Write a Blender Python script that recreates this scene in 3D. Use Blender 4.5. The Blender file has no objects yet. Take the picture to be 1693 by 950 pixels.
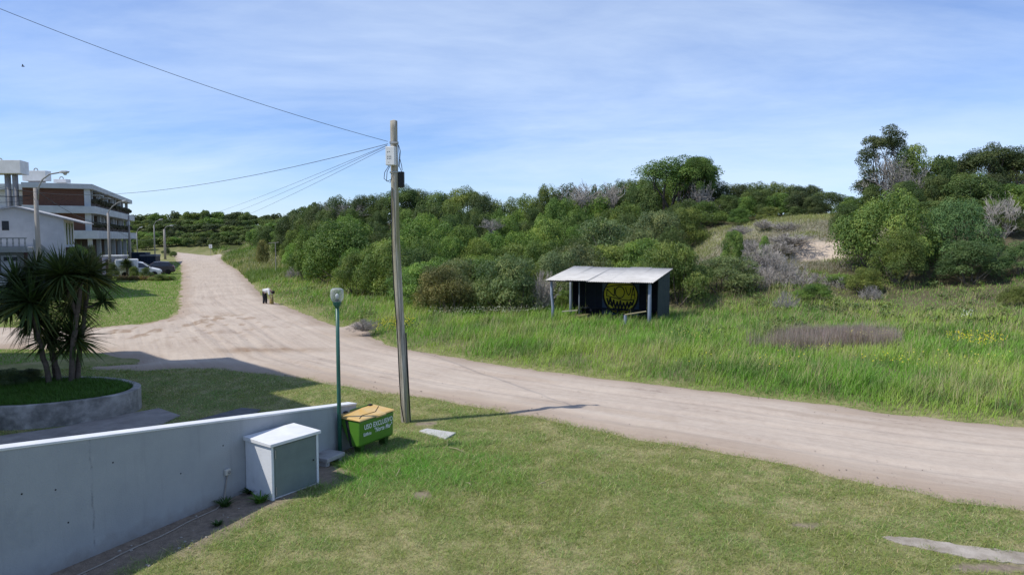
import bpy, bmesh, math, random
import numpy as np
from mathutils import Vector, Matrix, Euler

# ------------------------------------------------------------------ camera, sky, sun, exposure
scene = bpy.context.scene
COL = scene.collection
CAMZ = 4.3
FPX = 1129.0
TH = math.atan(80 / FPX)
cam_d = bpy.data.cameras.new('camera')
cam_d.sensor_width = 36.0
cam_d.lens = 36.0 * FPX / 1693.0
cam_d.clip_end = 8000
cam = bpy.data.objects.new('camera', cam_d)
COL.objects.link(cam)
cam.location = (0, 0, CAMZ)
cam.rotation_euler = (math.radians(90) - TH, 0, 0)
scene.camera = cam

SHX, SHY = 0.70, 0.207            # shadow offset on the ground for each metre of height
SUN = Vector((-SHX, -SHY, 1.0)).normalized()
SUN_EL = math.asin(SUN.z)
SUN_ROT = math.atan2(SUN.x, SUN.y)

world = bpy.data.worlds.new('World')
scene.world = world
world.use_nodes = True
wn, wl = world.node_tree.nodes, world.node_tree.links
wn.clear()
w_out = wn.new('ShaderNodeOutputWorld')
w_bg = wn.new('ShaderNodeBackground')
w_bg.inputs['Strength'].default_value = 0.125
w_sky = wn.new('ShaderNodeTexSky')
w_sky.sky_type = 'NISHITA'
w_sky.sun_disc = False
w_sky.sun_elevation = SUN_EL
w_sky.sun_rotation = SUN_ROT
w_sky.altitude = 0
w_sky.air_density = 1.0
w_sky.dust_density = 0.0
w_sky.ozone_density = 5.0
# thin high cloud, even over the whole sky: noise on the direction projected on a flat layer
w_geo = wn.new('ShaderNodeTexCoord')
w_sep = wn.new('ShaderNodeSeparateXYZ')
wl.new(w_geo.outputs['Generated'], w_sep.inputs[0])
def wmath(op, a, b=None):
    n = wn.new('ShaderNodeMath'); n.operation = op
    for i, v in enumerate((a, b)):
        if v is None: continue
        if isinstance(v, (int, float)): n.inputs[i].default_value = v
        else: wl.new(v, n.inputs[i])
    return n.outputs[0]
zc = wmath('MAXIMUM', wmath('ADD', w_sep.outputs[2], 0.16), 0.05)
w_comb = wn.new('ShaderNodeCombineXYZ')
wl.new(wmath('DIVIDE', w_sep.outputs[0], zc), w_comb.inputs[0])
wl.new(wmath('DIVIDE', w_sep.outputs[1], zc), w_comb.inputs[1])
w_map = wn.new('ShaderNodeMapping')
w_map.inputs['Rotation'].default_value = (0, 0, math.radians(24))
w_map.inputs['Scale'].default_value = (0.52, 0.95, 1)
w_map.inputs['Location'].default_value = (3.1, 1.7, 0)
wl.new(w_comb.outputs[0], w_map.inputs[0])
def wnoise(scale, detail, rough, dist):
    n = wn.new('ShaderNodeTexNoise'); n.inputs['Scale'].default_value = scale
    n.inputs['Detail'].default_value = detail; n.inputs['Roughness'].default_value = rough
    n.inputs['Distortion'].default_value = dist
    wl.new(w_map.outputs[0], n.inputs['Vector']); return n.outputs['Fac']
cl = wmath('ADD', wmath('MULTIPLY', wnoise(0.62, 9, 0.6, 0.5), 0.88), wmath('MULTIPLY', wnoise(3.0, 8, 0.6, 0.9), 0.12))
w_ramp = wn.new('ShaderNodeValToRGB')
w_ramp.color_ramp.elements[0].position = 0.40
w_ramp.color_ramp.elements[0].color = (0.08, 0.08, 0.08, 1)
w_ramp.color_ramp.elements[1].position = 0.64
w_ramp.color_ramp.elements[1].color = (0.60, 0.60, 0.60, 1)
wl.new(cl, w_ramp.inputs[0])
w_mix = wn.new('ShaderNodeMix'); w_mix.data_type = 'RGBA'
w_tint = wn.new('ShaderNodeMix'); w_tint.data_type = 'RGBA'; w_tint.blend_type = 'MULTIPLY'
w_tint.inputs[0].default_value = 1.0
w_tint.inputs[7].default_value = (0.92, 1.01, 1.28, 1)
wl.new(w_sky.outputs[0], w_tint.inputs[6])
wl.new(w_ramp.outputs[0], w_mix.inputs[0])
wl.new(w_tint.outputs[2], w_mix.inputs[6])
w_mix.inputs[7].default_value = (6.5, 7.7, 9.4, 1)
wl.new(w_mix.outputs[2], w_bg.inputs['Color'])
wl.new(w_bg.outputs[0], w_out.inputs[0])

sun_d = bpy.data.lights.new('sun', 'SUN')
sun_d.energy = 4.2
sun_d.angle = math.radians(0.53)
sun_d.color = (1.0, 0.95, 0.87)
sun = bpy.data.objects.new('sun', sun_d)
COL.objects.link(sun)
sun.rotation_euler = SUN.to_track_quat('Z', 'Y').to_euler()
sun.location = (-20, -6, 40)

vs = scene.view_settings
vs.view_transform = 'Standard'
vs.look = 'None'
vs.exposure = 0.0
vs.gamma = 1.0
vs.use_curve_mapping = False
scene.cycles.use_denoising = True
scene.cycles.max_bounces = 6
scene.cycles.diffuse_bounces = 3
scene.cycles.transparent_max_bounces = 8

random.seed(7)
RNG = np.random.default_rng(7)

# ------------------------------------------------------------------ pixel of the photograph -> point of the place
def ray(px, py):
    u = (px - 846.5) / FPX; v = (py - 475.0) / FPX
    return Vector((u, math.cos(TH) - v * math.sin(TH), -math.sin(TH) - v * math.cos(TH)))
def G(px, py, z=0.0):
    d = ray(px, py); t = (z - CAMZ) / d.z
    return Vector((d.x * t, d.y * t, z))
def D(px, py, y):
    d = ray(px, py); t = y / d.y
    return Vector((d.x * t, y, CAMZ + d.z * t))

# ------------------------------------------------------------------ noise in numpy
def _hash(ix, iy, s):
    h = (ix.astype(np.int64) * 374761393 + iy.astype(np.int64) * 668265263 + s * 974634221) & 0x7fffffff
    h = ((h ^ (h >> 13)) * 1274126177) & 0x7fffffff
    return ((h ^ (h >> 16)) & 0xffff) / 65535.0
def vnoise(x, y, s=0):
    x = np.asarray(x, float); y = np.asarray(y, float)
    ix, iy = np.floor(x), np.floor(y)
    fx, fy = x - ix, y - iy
    fx = fx * fx * (3 - 2 * fx); fy = fy * fy * (3 - 2 * fy)
    a = _hash(ix, iy, s); b = _hash(ix + 1, iy, s); c = _hash(ix, iy + 1, s); d = _hash(ix + 1, iy + 1, s)
    return (a * (1 - fx) + b * fx) * (1 - fy) + (c * (1 - fx) + d * fx) * fy
def fbm(x, y, s=0, o=4):
    t = 0; a = 0.5; n = 0
    for k in range(o):
        t = t + a * vnoise(np.asarray(x) * 2 ** k, np.asarray(y) * 2 ** k, s + k * 17); n += a; a *= 0.5
    return t / n
def sstep(a, b, x):
    t = np.clip((np.asarray(x, float) - a) / (b - a), 0, 1); return t * t * (3 - 2 * t)

# ------------------------------------------------------------------ terrain
def rise(y):
    return 1.1 * sstep(80, 165, y)
def GR(px, py):
    z = 0.0
    for _ in range(12):
        p = G(px, min(py, 560) if False else py, z)
        z = float(rise(p.y))
    return G(px, py, z)

VERGE_PX = [(1693, 705), (1524, 690), (1377, 671), (1200, 648), (1143, 642), (995, 625), (862, 609), (700, 582), (640, 570),
            (500, 516), (462, 502), (440, 492), (420, 472), (395, 447), (372, 433)]
VERGE = np.array([[GR(*p).x, GR(*p).y] for p in VERGE_PX])
e0 = VERGE[0] + (VERGE[0] - VERGE[2]) / np.linalg.norm(VERGE[0] - VERGE[2]) * 60
e1 = VERGE[-1] + (VERGE[-1] - VERGE[-3]) / np.linalg.norm(VERGE[-1] - VERGE[-3]) * 400
VERGE = np.vstack([e0, VERGE, e1])
def verge_vs(x, y):
    """signed distance to the dune side of the road (positive into the dunes) and distance along it"""
    x = np.asarray(x, float); y = np.asarray(y, float)
    best = np.full(x.shape, 1e18); sg = np.ones(x.shape); al = np.zeros(x.shape); acc = 0.0
    for a, b in zip(VERGE[:-1], VERGE[1:]):
        ab = b - a; L = np.hypot(*ab); u = ab / L
        t = np.clip(((x - a[0]) * u[0] + (y - a[1]) * u[1]), 0, L)
        dx, dy = x - (a[0] + u[0] * t), y - (a[1] + u[1] * t)
        d2 = dx * dx + dy * dy
        cr = u[0] * dy - u[1] * dx        # left of travel (right to left, away) is the road
        m = d2 < best
        best = np.where(m, d2, best); sg = np.where(m, np.where(cr > 0, -1.0, 1.0), sg); al = np.where(m, acc + t, al)
        acc += L
    return np.sqrt(best) * sg, al
HV = np.linspace(0, 220, 441)
kern = np.hanning(13); kern /= kern.sum()
def prof_h(a, b_):
    z = np.interp(HV, a, b_); z = np.convolve(np.pad(z, 6, 'edge'), kern, 'valid'); z[0] = 0; return z
HZR = prof_h([0, 3, 11, 15, 20, 25, 29, 35, 45, 60, 110, 220], [0, .32, .5, .75, 1.5, 2.3, 3.6, 5.6, 6.5, 6.2, 5.5, 4])
HZC = prof_h([0, 3, 11, 16, 24, 32, 40, 50, 60, 110, 220], [0, .32, .5, .8, 2.0, 3.3, 4.6, 6.0, 6.3, 5.5, 4])
def terrain(x, y, detail=True):
    x = np.asarray(x, float); y = np.asarray(y, float)
    v, s = verge_vs(x, y)
    k = 1.0 + 2.0 * sstep(0, -24, x)
    wr = sstep(9, 16, x)
    vv = np.maximum(v, 0) * k
    hz = np.interp(vv, HV, HZC) * (1 - wr) + np.interp(vv, HV, HZR) * wr
    far = 7.5 * sstep(158, 225, y) * sstep(-190, -120, x)
    base = rise(y)
    z = base + np.maximum(hz, far)
    if detail:
        z = z + (fbm(x * .22, y * .22, 3, 3) - .5) * np.interp(v, [1, 6, 20, 40], [0, .25, .7, 1.0])
    return z
def tz(x, y):
    return float(terrain(np.array([x]), np.array([y]))[0])

# ------------------------------------------------------------------ objects
def link(o, parent=None):
    COL.objects.link(o)
    if parent is not None: o.parent = parent
    return o
def tag(o, label=None, cat=None, group=None, kind=None):
    if label: o['label'] = label
    if cat: o['category'] = cat
    if group: o['group'] = group
    if kind: o['kind'] = kind
    return o
def empty(name, loc=(0, 0, 0), rz=0.0):
    o = bpy.data.objects.new(name, None)
    o.empty_display_size = 0.2
    o.location = loc; o.rotation_euler = (0, 0, rz)
    return link(o)
def copy_tree(o, parent=None):
    c = o.copy(); COL.objects.link(c)
    if parent is not None:
        c.parent = parent
    for ch in list(o.children): copy_tree(ch, c)
    return c
def np_mesh(name, V, F, smooth=False):
    """fast mesh from arrays: V (n,3), F (m,3|4)"""
    me = bpy.data.meshes.new(name)
    V = np.ascontiguousarray(V, np.float32); F = np.ascontiguousarray(F, np.int32)
    me.vertices.add(len(V)); me.vertices.foreach_set('co', V.ravel())
    k = F.shape[1]
    me.loops.add(F.size); me.loops.foreach_set('vertex_index', F.ravel())
    me.polygons.add(len(F))
    me.polygons.foreach_set('loop_start', np.arange(0, F.size, k, dtype=np.int32))
    try: me.polygons.foreach_set('loop_total', np.full(len(F), k, np.int32))
    except Exception: pass
    if smooth: me.polygons.foreach_set('use_smooth', np.ones(len(F), bool))
    me.update(calc_edges=True)
    return me
def set_col(me, name, C):
    a = me.color_attributes.new(name, 'FLOAT_COLOR', 'POINT')
    C = np.asarray(C, np.float32)
    if C.shape[1] == 3: C = np.hstack([C, np.ones((len(C), 1), np.float32)])
    a.data.foreach_set('color', np.ascontiguousarray(C).ravel())
def set_f(me, name, A):
    a = me.attributes.new(name, 'FLOAT', 'POINT')
    a.data.foreach_set('value', np.ascontiguousarray(A, np.float32))

class MB:
    """collects shapes into ONE mesh object"""
    def __init__(s): s.v = []; s.f = []
    def add(s, vs_, fs):
        n = len(s.v); s.v += [tuple(p) for p in vs_]; s.f += [tuple(i + n for i in f) for f in fs]; return s
    def box(s, c, d, m=None):
        x, y, z = d[0] / 2, d[1] / 2, d[2] / 2
        P = [Vector(p) for p in ((-x, -y, -z), (x, -y, -z), (x, y, -z), (-x, y, -z), (-x, -y, z), (x, -y, z), (x, y, z), (-x, y, z))]
        if m is not None: P = [m @ p for p in P]
        P = [p + Vector(c) for p in P]
        return s.add(P, [(0, 3, 2, 1), (4, 5, 6, 7), (0, 1, 5, 4), (1, 2, 6, 5), (2, 3, 7, 6), (3, 0, 4, 7)])
    def span(s, x0, x1, y0, y1, z0, z1):
        return s.box(((x0 + x1) / 2, (y0 + y1) / 2, (z0 + z1) / 2), (abs(x1 - x0), abs(y1 - y0), abs(z1 - z0)))
    def hexa(s, P):
        return s.add(P, [(0, 3, 2, 1), (4, 5, 6, 7), (0, 1, 5, 4), (1, 2, 6, 5), (2, 3, 7, 6), (3, 0, 4, 7)])
    def tube(s, pts, rad, n=8, caps=True):
        pts = [Vector(p) for p in pts]
        if not hasattr(rad, '__len__'): rad = [rad] * len(pts)
        up = None; V = []; F = []
        for i, p in enumerate(pts):
            t = (pts[min(i + 1, len(pts) - 1)] - pts[max(i - 1, 0)])
            if t.length < 1e-9: t = Vector((0, 0, 1))
            t.normalize()
            if up is None: up = Vector((1, 0, 0)) if abs(t.x) < .9 else Vector((0, 1, 0))
            a = (up - t * up.dot(t)); a.normalize(); b = t.cross(a); up = a
            for k in range(n):
                an = 2 * math.pi * k / n
                V.append(p + (a * math.cos(an) + b * math.sin(an)) * rad[i])
        for i in range(len(pts) - 1):
            for k in range(n):
                k2 = (k + 1) % n
                F.append((i * n + k, i * n + k2, (i + 1) * n + k2, (i + 1) * n + k))
        if caps:
            F.append(tuple(range(n - 1, -1, -1))); F.append(tuple((len(pts) - 1) * n + k for k in range(n)))
        return s.add(V, F)
    def lathe(s, prof, n=20, c=(0, 0, 0), close=True):
        V = []; F = []
        for r, z in prof:
            for k in range(n):
                a = 2 * math.pi * k / n
                V.append((c[0] + r * math.cos(a), c[1] + r * math.sin(a), c[2] + z))
        for i in range(len(prof) - 1):
            for k in range(n):
                k2 = (k + 1) % n
                F.append((i * n + k, i * n + k2, (i + 1) * n + k2, (i + 1) * n + k))
        if close:
            F.append(tuple(range(n - 1, -1, -1))); F.append(tuple((len(prof) - 1) * n + k for k in range(n)))
        return s.add(V, F)
    def prism(s, poly, h0, h1, f=None):
        """poly in (a,b), extruded along the third axis from h0 to h1; f maps (a,b,h) to a point"""
        f = f or (lambda a, b, h: (a, b, h)); n = len(poly)
        V = [f(a, b, h0) for a, b in poly] + [f(a, b, h1) for a, b in poly]
        F = [tuple(range(n - 1, -1, -1)), tuple(range(n, 2 * n))] + [(i, (i + 1) % n, n + (i + 1) % n, n + i) for i in range(n)]
        return s.add(V, F)
    def build(s, name, mat, parent=None, smooth=False, bevel=0.0, seg=2):
        me = bpy.data.meshes.new(name)
        me.from_pydata(s.v, [], s.f)
        bm = bmesh.new(); bm.from_mesh(me)
        bmesh.ops.recalc_face_normals(bm, faces=bm.faces); bm.to_mesh(me); bm.free()
        if smooth: me.polygons.foreach_set('use_smooth', np.ones(len(me.polygons), bool))
        if mat is not None: me.materials.append(mat)
        o = bpy.data.objects.new(name, me)
        if bevel:
            b = o.modifiers.new('bevel', 'BEVEL'); b.width = bevel; b.segments = seg; b.limit_method = 'ANGLE'; b.angle_limit = math.radians(40)
        return link(o, parent)

# ------------------------------------------------------------------ materials
MATS = {}
def nodes_of(name):
    m = bpy.data.materials.new(name); m.use_nodes = True
    nt = m.node_tree
    bsdf = nt.nodes['Principled BSDF']
    MATS[name] = m
    return m, nt.nodes, nt.links, bsdf
def pmat(name, c1, c2=None, scale=6.0, rough=0.7, bump=0.0, metal=0.0, detail=6.0, stretch=(1, 1, 1), lo=0.35, hi=0.65, spec=0.3, bscale=None, c3=None, c3scale=1.2, c3lo=.55, c3hi=.75):
    m, N, L, b = nodes_of(name)
    b.inputs['Roughness'].default_value = rough; b.inputs['Metallic'].default_value = metal
    b.inputs['Specular IOR Level'].default_value = spec
    tc = N.new('ShaderNodeTexCoord'); mp = N.new('ShaderNodeMapping'); mp.inputs['Scale'].default_value = stretch
    L.new(tc.outputs['Object'], mp.inputs[0])
    n = N.new('ShaderNodeTexNoise'); n.inputs['Scale'].default_value = scale; n.inputs['Detail'].default_value = detail; n.inputs['Roughness'].default_value = .6
    L.new(mp.outputs[0], n.inputs['Vector'])
    r = N.new('ShaderNodeValToRGB')
    c2 = c2 or tuple(v * .82 for v in c1)
    r.color_ramp.elements[0].position = lo; r.color_ramp.elements[0].color = (*c1, 1)
    r.color_ramp.elements[1].position = hi; r.color_ramp.elements[1].color = (*c2, 1)
    L.new(n.outputs['Fac'], r.inputs[0])
    out = r.outputs[0]
    if c3:
        n3 = N.new('ShaderNodeTexNoise'); n3.inputs['Scale'].default_value = c3scale; n3.inputs['Detail'].default_value = 8; n3.inputs['Roughness'].default_value = .68
        L.new(mp.outputs[0], n3.inputs['Vector'])
        r3 = N.new('ShaderNodeMapRange'); r3.inputs['From Min'].default_value = c3lo; r3.inputs['From Max'].default_value = c3hi
        L.new(n3.outputs['Fac'], r3.inputs['Value'])
        mx = N.new('ShaderNodeMix'); mx.data_type = 'RGBA'; mx.inputs[7].default_value = (*c3, 1)
        L.new(r3.outputs[0], mx.inputs[0]); L.new(out, mx.inputs[6]); out = mx.outputs[2]
    L.new(out, b.inputs['Base Color'])
    if bump:
        nb = N.new('ShaderNodeTexNoise'); nb.inputs['Scale'].default_value = bscale or scale * 6; nb.inputs['Detail'].default_value = 6
        L.new(mp.outputs[0], nb.inputs['Vector'])
        bp = N.new('ShaderNodeBump'); bp.inputs['Strength'].default_value = bump; bp.inputs['Distance'].default_value = .02
        L.new(nb.outputs['Fac'], bp.inputs['Height']); L.new(bp.outputs[0], b.inputs['Normal'])
    return m
def leaf_mat(name, objcolor=True, transl=0.3, base=(1, 1, 1), rough=.6):
    """foliage: per-leaf value from the attribute 'bc' times the object's own colour, part of the light passes through"""
    m, N, L, b = nodes_of(name)
    at = N.new('ShaderNodeAttribute'); at.attribute_name = 'bc'
    out = at.outputs['Color']
    if objcolor:
        oi = N.new('ShaderNodeObjectInfo')
        mx = N.new('ShaderNodeMix'); mx.data_type = 'RGBA'; mx.blend_type = 'MULTIPLY'; mx.inputs[0].default_value = 1
        L.new(out, mx.inputs[6]); L.new(oi.outputs['Color'], mx.inputs[7]); out = mx.outputs[2]
    L.new(out, b.inputs['Base Color'])
    b.inputs['Roughness'].default_value = rough
    b.inputs['Specular IOR Level'].default_value = .25
    tr = N.new('ShaderNodeBsdfTranslucent')
    tm = N.new('ShaderNodeMix'); tm.data_type = 'RGBA'; tm.blend_type = 'MULTIPLY'; tm.inputs[0].default_value = 1
    tm.inputs[7].default_value = (1.1, 1.25, .5, 1)
    L.new(out, tm.inputs[6]); L.new(tm.outputs[2], tr.inputs[0])
    ms = N.new('ShaderNodeMixShader'); ms.inputs[0].default_value = transl
    L.new(b.outputs[0], ms.inputs[1]); L.new(tr.outputs[0], ms.inputs[2])
    L.new(ms.outputs[0], N['Material Output'].inputs['Surface'])
    return m

# ------------------------------------------------------------------ layout shared by the setting
def poly_sd(x, y, P):
    """signed distance to a polygon, positive inside"""
    x = np.asarray(x, float); y = np.asarray(y, float)
    best = np.full(x.shape, 1e18); ins = np.zeros(x.shape, bool); n = len(P)
    for i in range(n):
        ax, ay = P[i]; bx, by = P[(i + 1) % n]
        ex, ey = bx - ax, by - ay
        t = np.clip(((x - ax) * ex + (y - ay) * ey) / max(ex * ex + ey * ey, 1e-12), 0, 1)
        best = np.minimum(best, (x - ax - ex * t) ** 2 + (y - ay - ey * t) ** 2)
        c = ((ay > y) != (by > y))
        with np.errstate(divide='ignore', invalid='ignore'):
            xi = ex * (y - ay) / (ey if abs(ey) > 1e-12 else 1e-12) + ax
        ins ^= c & (x < xi)
    return np.sqrt(best) * np.where(ins, 1, -1)
ROAD_PX = [(1693, 705), (1524, 690), (1377, 671), (1200, 648), (1143, 642), (995, 625), (862, 609), (700, 582), (645, 572),
           (622, 560), (618, 545), (606, 535), (590, 530), (566, 541), (545, 535), (500, 516), (462, 502), (440, 492), (420, 472), (395, 447), (372, 433),
           (366, 428), (376, 424), (400, 416.5), (404, 412.5), (385, 415), (350, 423), (330, 421), (292, 417), (286, 420),
           (290, 428), (299, 437), (301, 460), (298, 490), (296, 514), (275, 527), (230, 536), (165, 541), (80, 542), (0, 541), (-250, 541),
           (-250, 574), (0, 576), (140, 580), (231, 596), (226, 602), (150, 605), (140, 611), (230, 612), (316, 608), (400, 613), (470, 622), (545, 633), (640, 650),
           (695, 657), (821, 678), (915, 696), (1000, 715), (1120, 736), (1250, 759), (1376, 786), (1503, 811), (1566, 830), (1693, 846)]
ROAD = [(GR(*p).x, GR(*p).y) for p in ROAD_PX]
r0, r1 = Vector(ROAD[0]), Vector(ROAD[-1])
dv = (Vector(ROAD[0]) - Vector(ROAD[2])).normalized()
ROAD = [tuple(r0 + dv * 50)] + ROAD + [tuple(r1 + dv * 50)]
def road_sd(x, y):
    r = np.hypot(x, y)
    sd = poly_sd(x, y, ROAD)
    w = np.interp(r, [8, 40, 120], [.22, .4, 1.2])
    return sd + (fbm(np.asarray(x) * 1.1, np.asarray(y) * 1.1, 11, 4) - .5) * 2 * w * .8

# low wall beside the ramp
WB = G(365, 830); w_dir = (G(556, 748) - G(75, 950)).normalized(); w_nrm = Vector((-w_dir.y, w_dir.x, 0))     # normal points away from the lawn
def wall_s(px):                                   # distance along the wall whose base shows at this pixel column
    u = (px - 846.5) / FPX
    # point WB + s*w_dir projects to column px when x = u*depth, depth = y*cosT - (z-CAMZ)*sinT
    c, sn = math.cos(TH), math.sin(TH)
    return (u * (WB.y * c + CAMZ * sn) - WB.x) / (w_dir.x - u * w_dir.y * c)
def wall_top(px, py):
    s = wall_s(px); y = (WB + w_dir * s).y
    return s, D(px, py, y).z
WALL_T = [wall_top(75, 733), wall_top(365, 694), wall_top(575, 668)]
wt = np.polyfit([a for a, b in WALL_T], [b for a, b in WALL_T], 1)
S_END = wall_s(590); S_START = -7.0
def wall_dist(x, y):
    """distance in front of the wall's lawn face, and place along it"""
    dx, dy = np.asarray(x) - WB.x, np.asarray(y) - WB.y
    return -(dx * w_nrm.x + dy * w_nrm.y), dx * w_dir.x + dy * w_dir.y
PL_C, PL_A, PL_B, PL_H = (-12.2, 16.8), 2.8, 1.75, 0.55          # oval planter
def planter_r(x, y):
    return np.hypot((np.asarray(x) - PL_C[0]) / PL_A, (np.asarray(y) - PL_C[1]) / PL_B)
DRIVE = [(G(*p).x, G(*p).y) for p in ((263, 676), (298, 688), (240, 716), (60, 775), (-200, 860), (-420, 960), (-420, 760), (-150, 742), (0, 722), (100, 708), (181, 691))]
PAVE2 = [(G(*p).x, G(*p).y) for p in ((325, 695), (400, 675), (432, 678), (400, 700), (340, 715))]
BLOW = D(1352, 408, 45.0)                                        # sandy blowout in the dune face
GRAVEL = [(G(*p).x, G(*p).y) for p in ((1455, 886), (1520, 889), (1600, 903), (1693, 913), (1900, 945), (1900, 975), (1693, 933), (1600, 922), (1530, 908), (1480, 897))]

def lushness(x, y):                     # the lawn grows greener and longer round the bin and cabinet
    x = np.asarray(x); y = np.asarray(y)
    return np.clip(1.3 * np.exp(-(((x + 2.3) / 2.4) ** 2 + ((y - 12.6) / 1.5) ** 2)) * (.45 + .9 * fbm(x * 1.6, y * 1.6, 37, 3)), 0, 1)
def lawn_dry(x, y):
    a = fbm(np.asarray(x) * .5 + 3, np.asarray(y) * .5, 21, 5)
    b = fbm(np.asarray(x) * 3.1, np.asarray(y) * 3.1 + 9, 22, 5)
    g = .22 + .36 * sstep(.36, .70, a * .45 + b * .55) + .22 * sstep(.55, .68, b)
    return np.clip(g * (1 - .95 * lushness(x, y)), 0, 1)
BARE = [(G(697, 818), .16, .07), (G(625, 750), .16, .08), (G(1330, 868), .3, .05), (G(1640, 938), .7, .06), (G(705, 700), .25, .10)]
def lawn_bare(x, y):
    x = np.asarray(x, float); y = np.asarray(y, float)
    d, s = wall_dist(x, y)
    n = (fbm(x * 2.1, y * 2.1, 31, 4) - .5)
    strip = sstep(1.25, .62, d + n * 1.1) * (d > -.3) * (s < 2.2) * (s > -9)
    strip = np.maximum(strip, .8 * sstep(.5, .25, d + n * .5) * (d > -.3) * (s < S_END))
    b = strip
    for c, rx, ry in BARE:
        q = np.hypot((x - c.x) / rx, (y - c.y) / ry / 2) + n * .9
        b = np.maximum(b, sstep(1.15, .7, q))
    return b

# ------------------------------------------------------------------ ground
m_ground, N, L, b = nodes_of('ground_mat')
at = N.new('ShaderNodeAttribute'); at.attribute_name = 'bc'
tc = N.new('ShaderNodeTexCoord')
n1 = N.new('ShaderNodeTexNoise'); n1.inputs['Scale'].default_value = 9; n1.inputs['Detail'].default_value = 10; n1.inputs['Roughness'].default_value = .72
L.new(tc.outputs['Object'], n1.inputs['Vector'])
mr = N.new('ShaderNodeMapRange'); mr.inputs['From Min'].default_value = .25; mr.inputs['From Max'].default_value = .75; mr.inputs['To Min'].default_value = .55; mr.inputs['To Max'].default_value = 1.4
L.new(n1.outputs['Fac'], mr.inputs['Value'])
mx = N.new('ShaderNodeMix'); mx.data_type = 'RGBA'; mx.blend_type = 'MULTIPLY'; mx.inputs[0].default_value = 1
L.new(at.outputs['Color'], mx.inputs[6]); L.new(mr.outputs[0], mx.inputs[7]); L.new(mx.outputs[2], b.inputs['Base Color'])
b.inputs['Roughness'].default_value = .95; b.inputs['Specular IOR Level'].default_value = .05
n2 = N.new('ShaderNodeTexNoise'); n2.inputs['Scale'].default_value = 40; n2.inputs['Detail'].default_value = 6
L.new(tc.outputs['Object'], n2.inputs['Vector'])
bp = N.new('ShaderNodeBump'); bp.inputs['Strength'].default_value = .8; bp.inputs['Distance'].default_value = .03
L.new(n2.outputs['Fac'], bp.inputs['Height']); L.new(bp.outputs[0], b.inputs['Normal'])

def polar_grid(rs, ths):
    R, T = np.meshgrid(rs, ths, indexing='ij')
    X = (R * np.sin(T)).ravel(); Y = (R * np.cos(T)).ravel()
    n, m = len(rs), len(ths)
    i, j = np.meshgrid(np.arange(n - 1), np.arange(m - 1), indexing='ij')
    a = (i * m + j).ravel()
    return X, Y, np.stack([a, a + 1, a + m + 1, a + m], 1)
rs = [2.0]
while rs[-1] < 3500: rs.append(rs[-1] * (1.015 if rs[-1] < 70 else 1.028 if rs[-1] < 320 else 1.15))
rs = np.array([0.02, 1.0] + rs)
ths = np.concatenate([np.radians(np.arange(-180, -44, 4)), np.radians(np.arange(-44, 44, .25)), np.radians(np.arange(44, 180.1, 4))])
GX, GY, GF = polar_grid(rs, ths)
GZ = terrain(GX, GY)
gv, gs = verge_vs(GX, GY)
def mixc(a, b, t):
    t = np.asarray(t)[:, None]; return np.asarray(a) * (1 - t) + np.asarray(b) * t
def ground_color(x, y, z, v):
    n = len(x)
    dry = lawn_dry(x, y)
    c = mixc(np.tile((.155, .18, .055), (n, 1)), (.36, .31, .17), dry * .85)
    bare = lawn_bare(x, y)
    c = mixc(c, (.25, .20, .155), bare)
    dune = sstep(0, 1.5, v)
    vc = mixc(np.tile((.075, .09, .03), (n, 1)), (.20, .18, .10), sstep(.45, .65, fbm(x * .3, y * .3, 41, 4)))
    under = mixc(vc, (.10, .085, .055), sstep(14, 22, v) * .8)
    c = mixc(c, under, dune)
    # pale dry slope and the sand of the blowout
    q = np.hypot((x - 19.5) / 7.0, (y - 49) / 6.5)
    slope = sstep(1.25, .8, q + (fbm(x * .5, y * .5, 44, 4) - .5) * .5)
    c = mixc(c, (.27, .25, .18), slope)
    q2 = np.hypot((x - BLOW.x) / 2.0, (y - BLOW.y) / 1.9)
    c = mixc(c, (.52, .43, .34), sstep(1.15, .8, q2 + (fbm(x * .8, y * .8, 45, 4) - .5) * .7))
    far = sstep(150, 260, np.hypot(x, y))
    c = mixc(c, (.06, .075, .03), far)
    return c
GZ = GZ - .9 * np.exp(-(((GX - BLOW.x) / 2.3) ** 2 + ((GY - BLOW.y + .6) / 1.6) ** 2))
# level the terrain under the shelter
sh_c = np.array([4.9, 33.0])
def sh_flat(x, y): return sstep(4.6, 3.2, np.hypot(x - sh_c[0], y - sh_c[1]))
GZ = GZ * (1 - sh_flat(GX, GY)) + .5 * sh_flat(GX, GY)
_terr0 = terrain
def terrain(x, y, detail=True):
    z = _terr0(x, y, detail)
    x = np.asarray(x, float); y = np.asarray(y, float)
    z = z - .9 * np.exp(-(((x - BLOW.x) / 2.3) ** 2 + ((y - BLOW.y + .6) / 1.6) ** 2))
    f = sh_flat(x, y)
    return z * (1 - f) + .5 * f
me = np_mesh('ground', np.stack([GX, GY, GZ], 1), GF, smooth=True)
set_col(me, 'bc', ground_color(GX, GY, GZ, gv))
me.materials.append(m_ground)
tag(link(bpy.data.objects.new('ground', me)), kind='structure')

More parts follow.
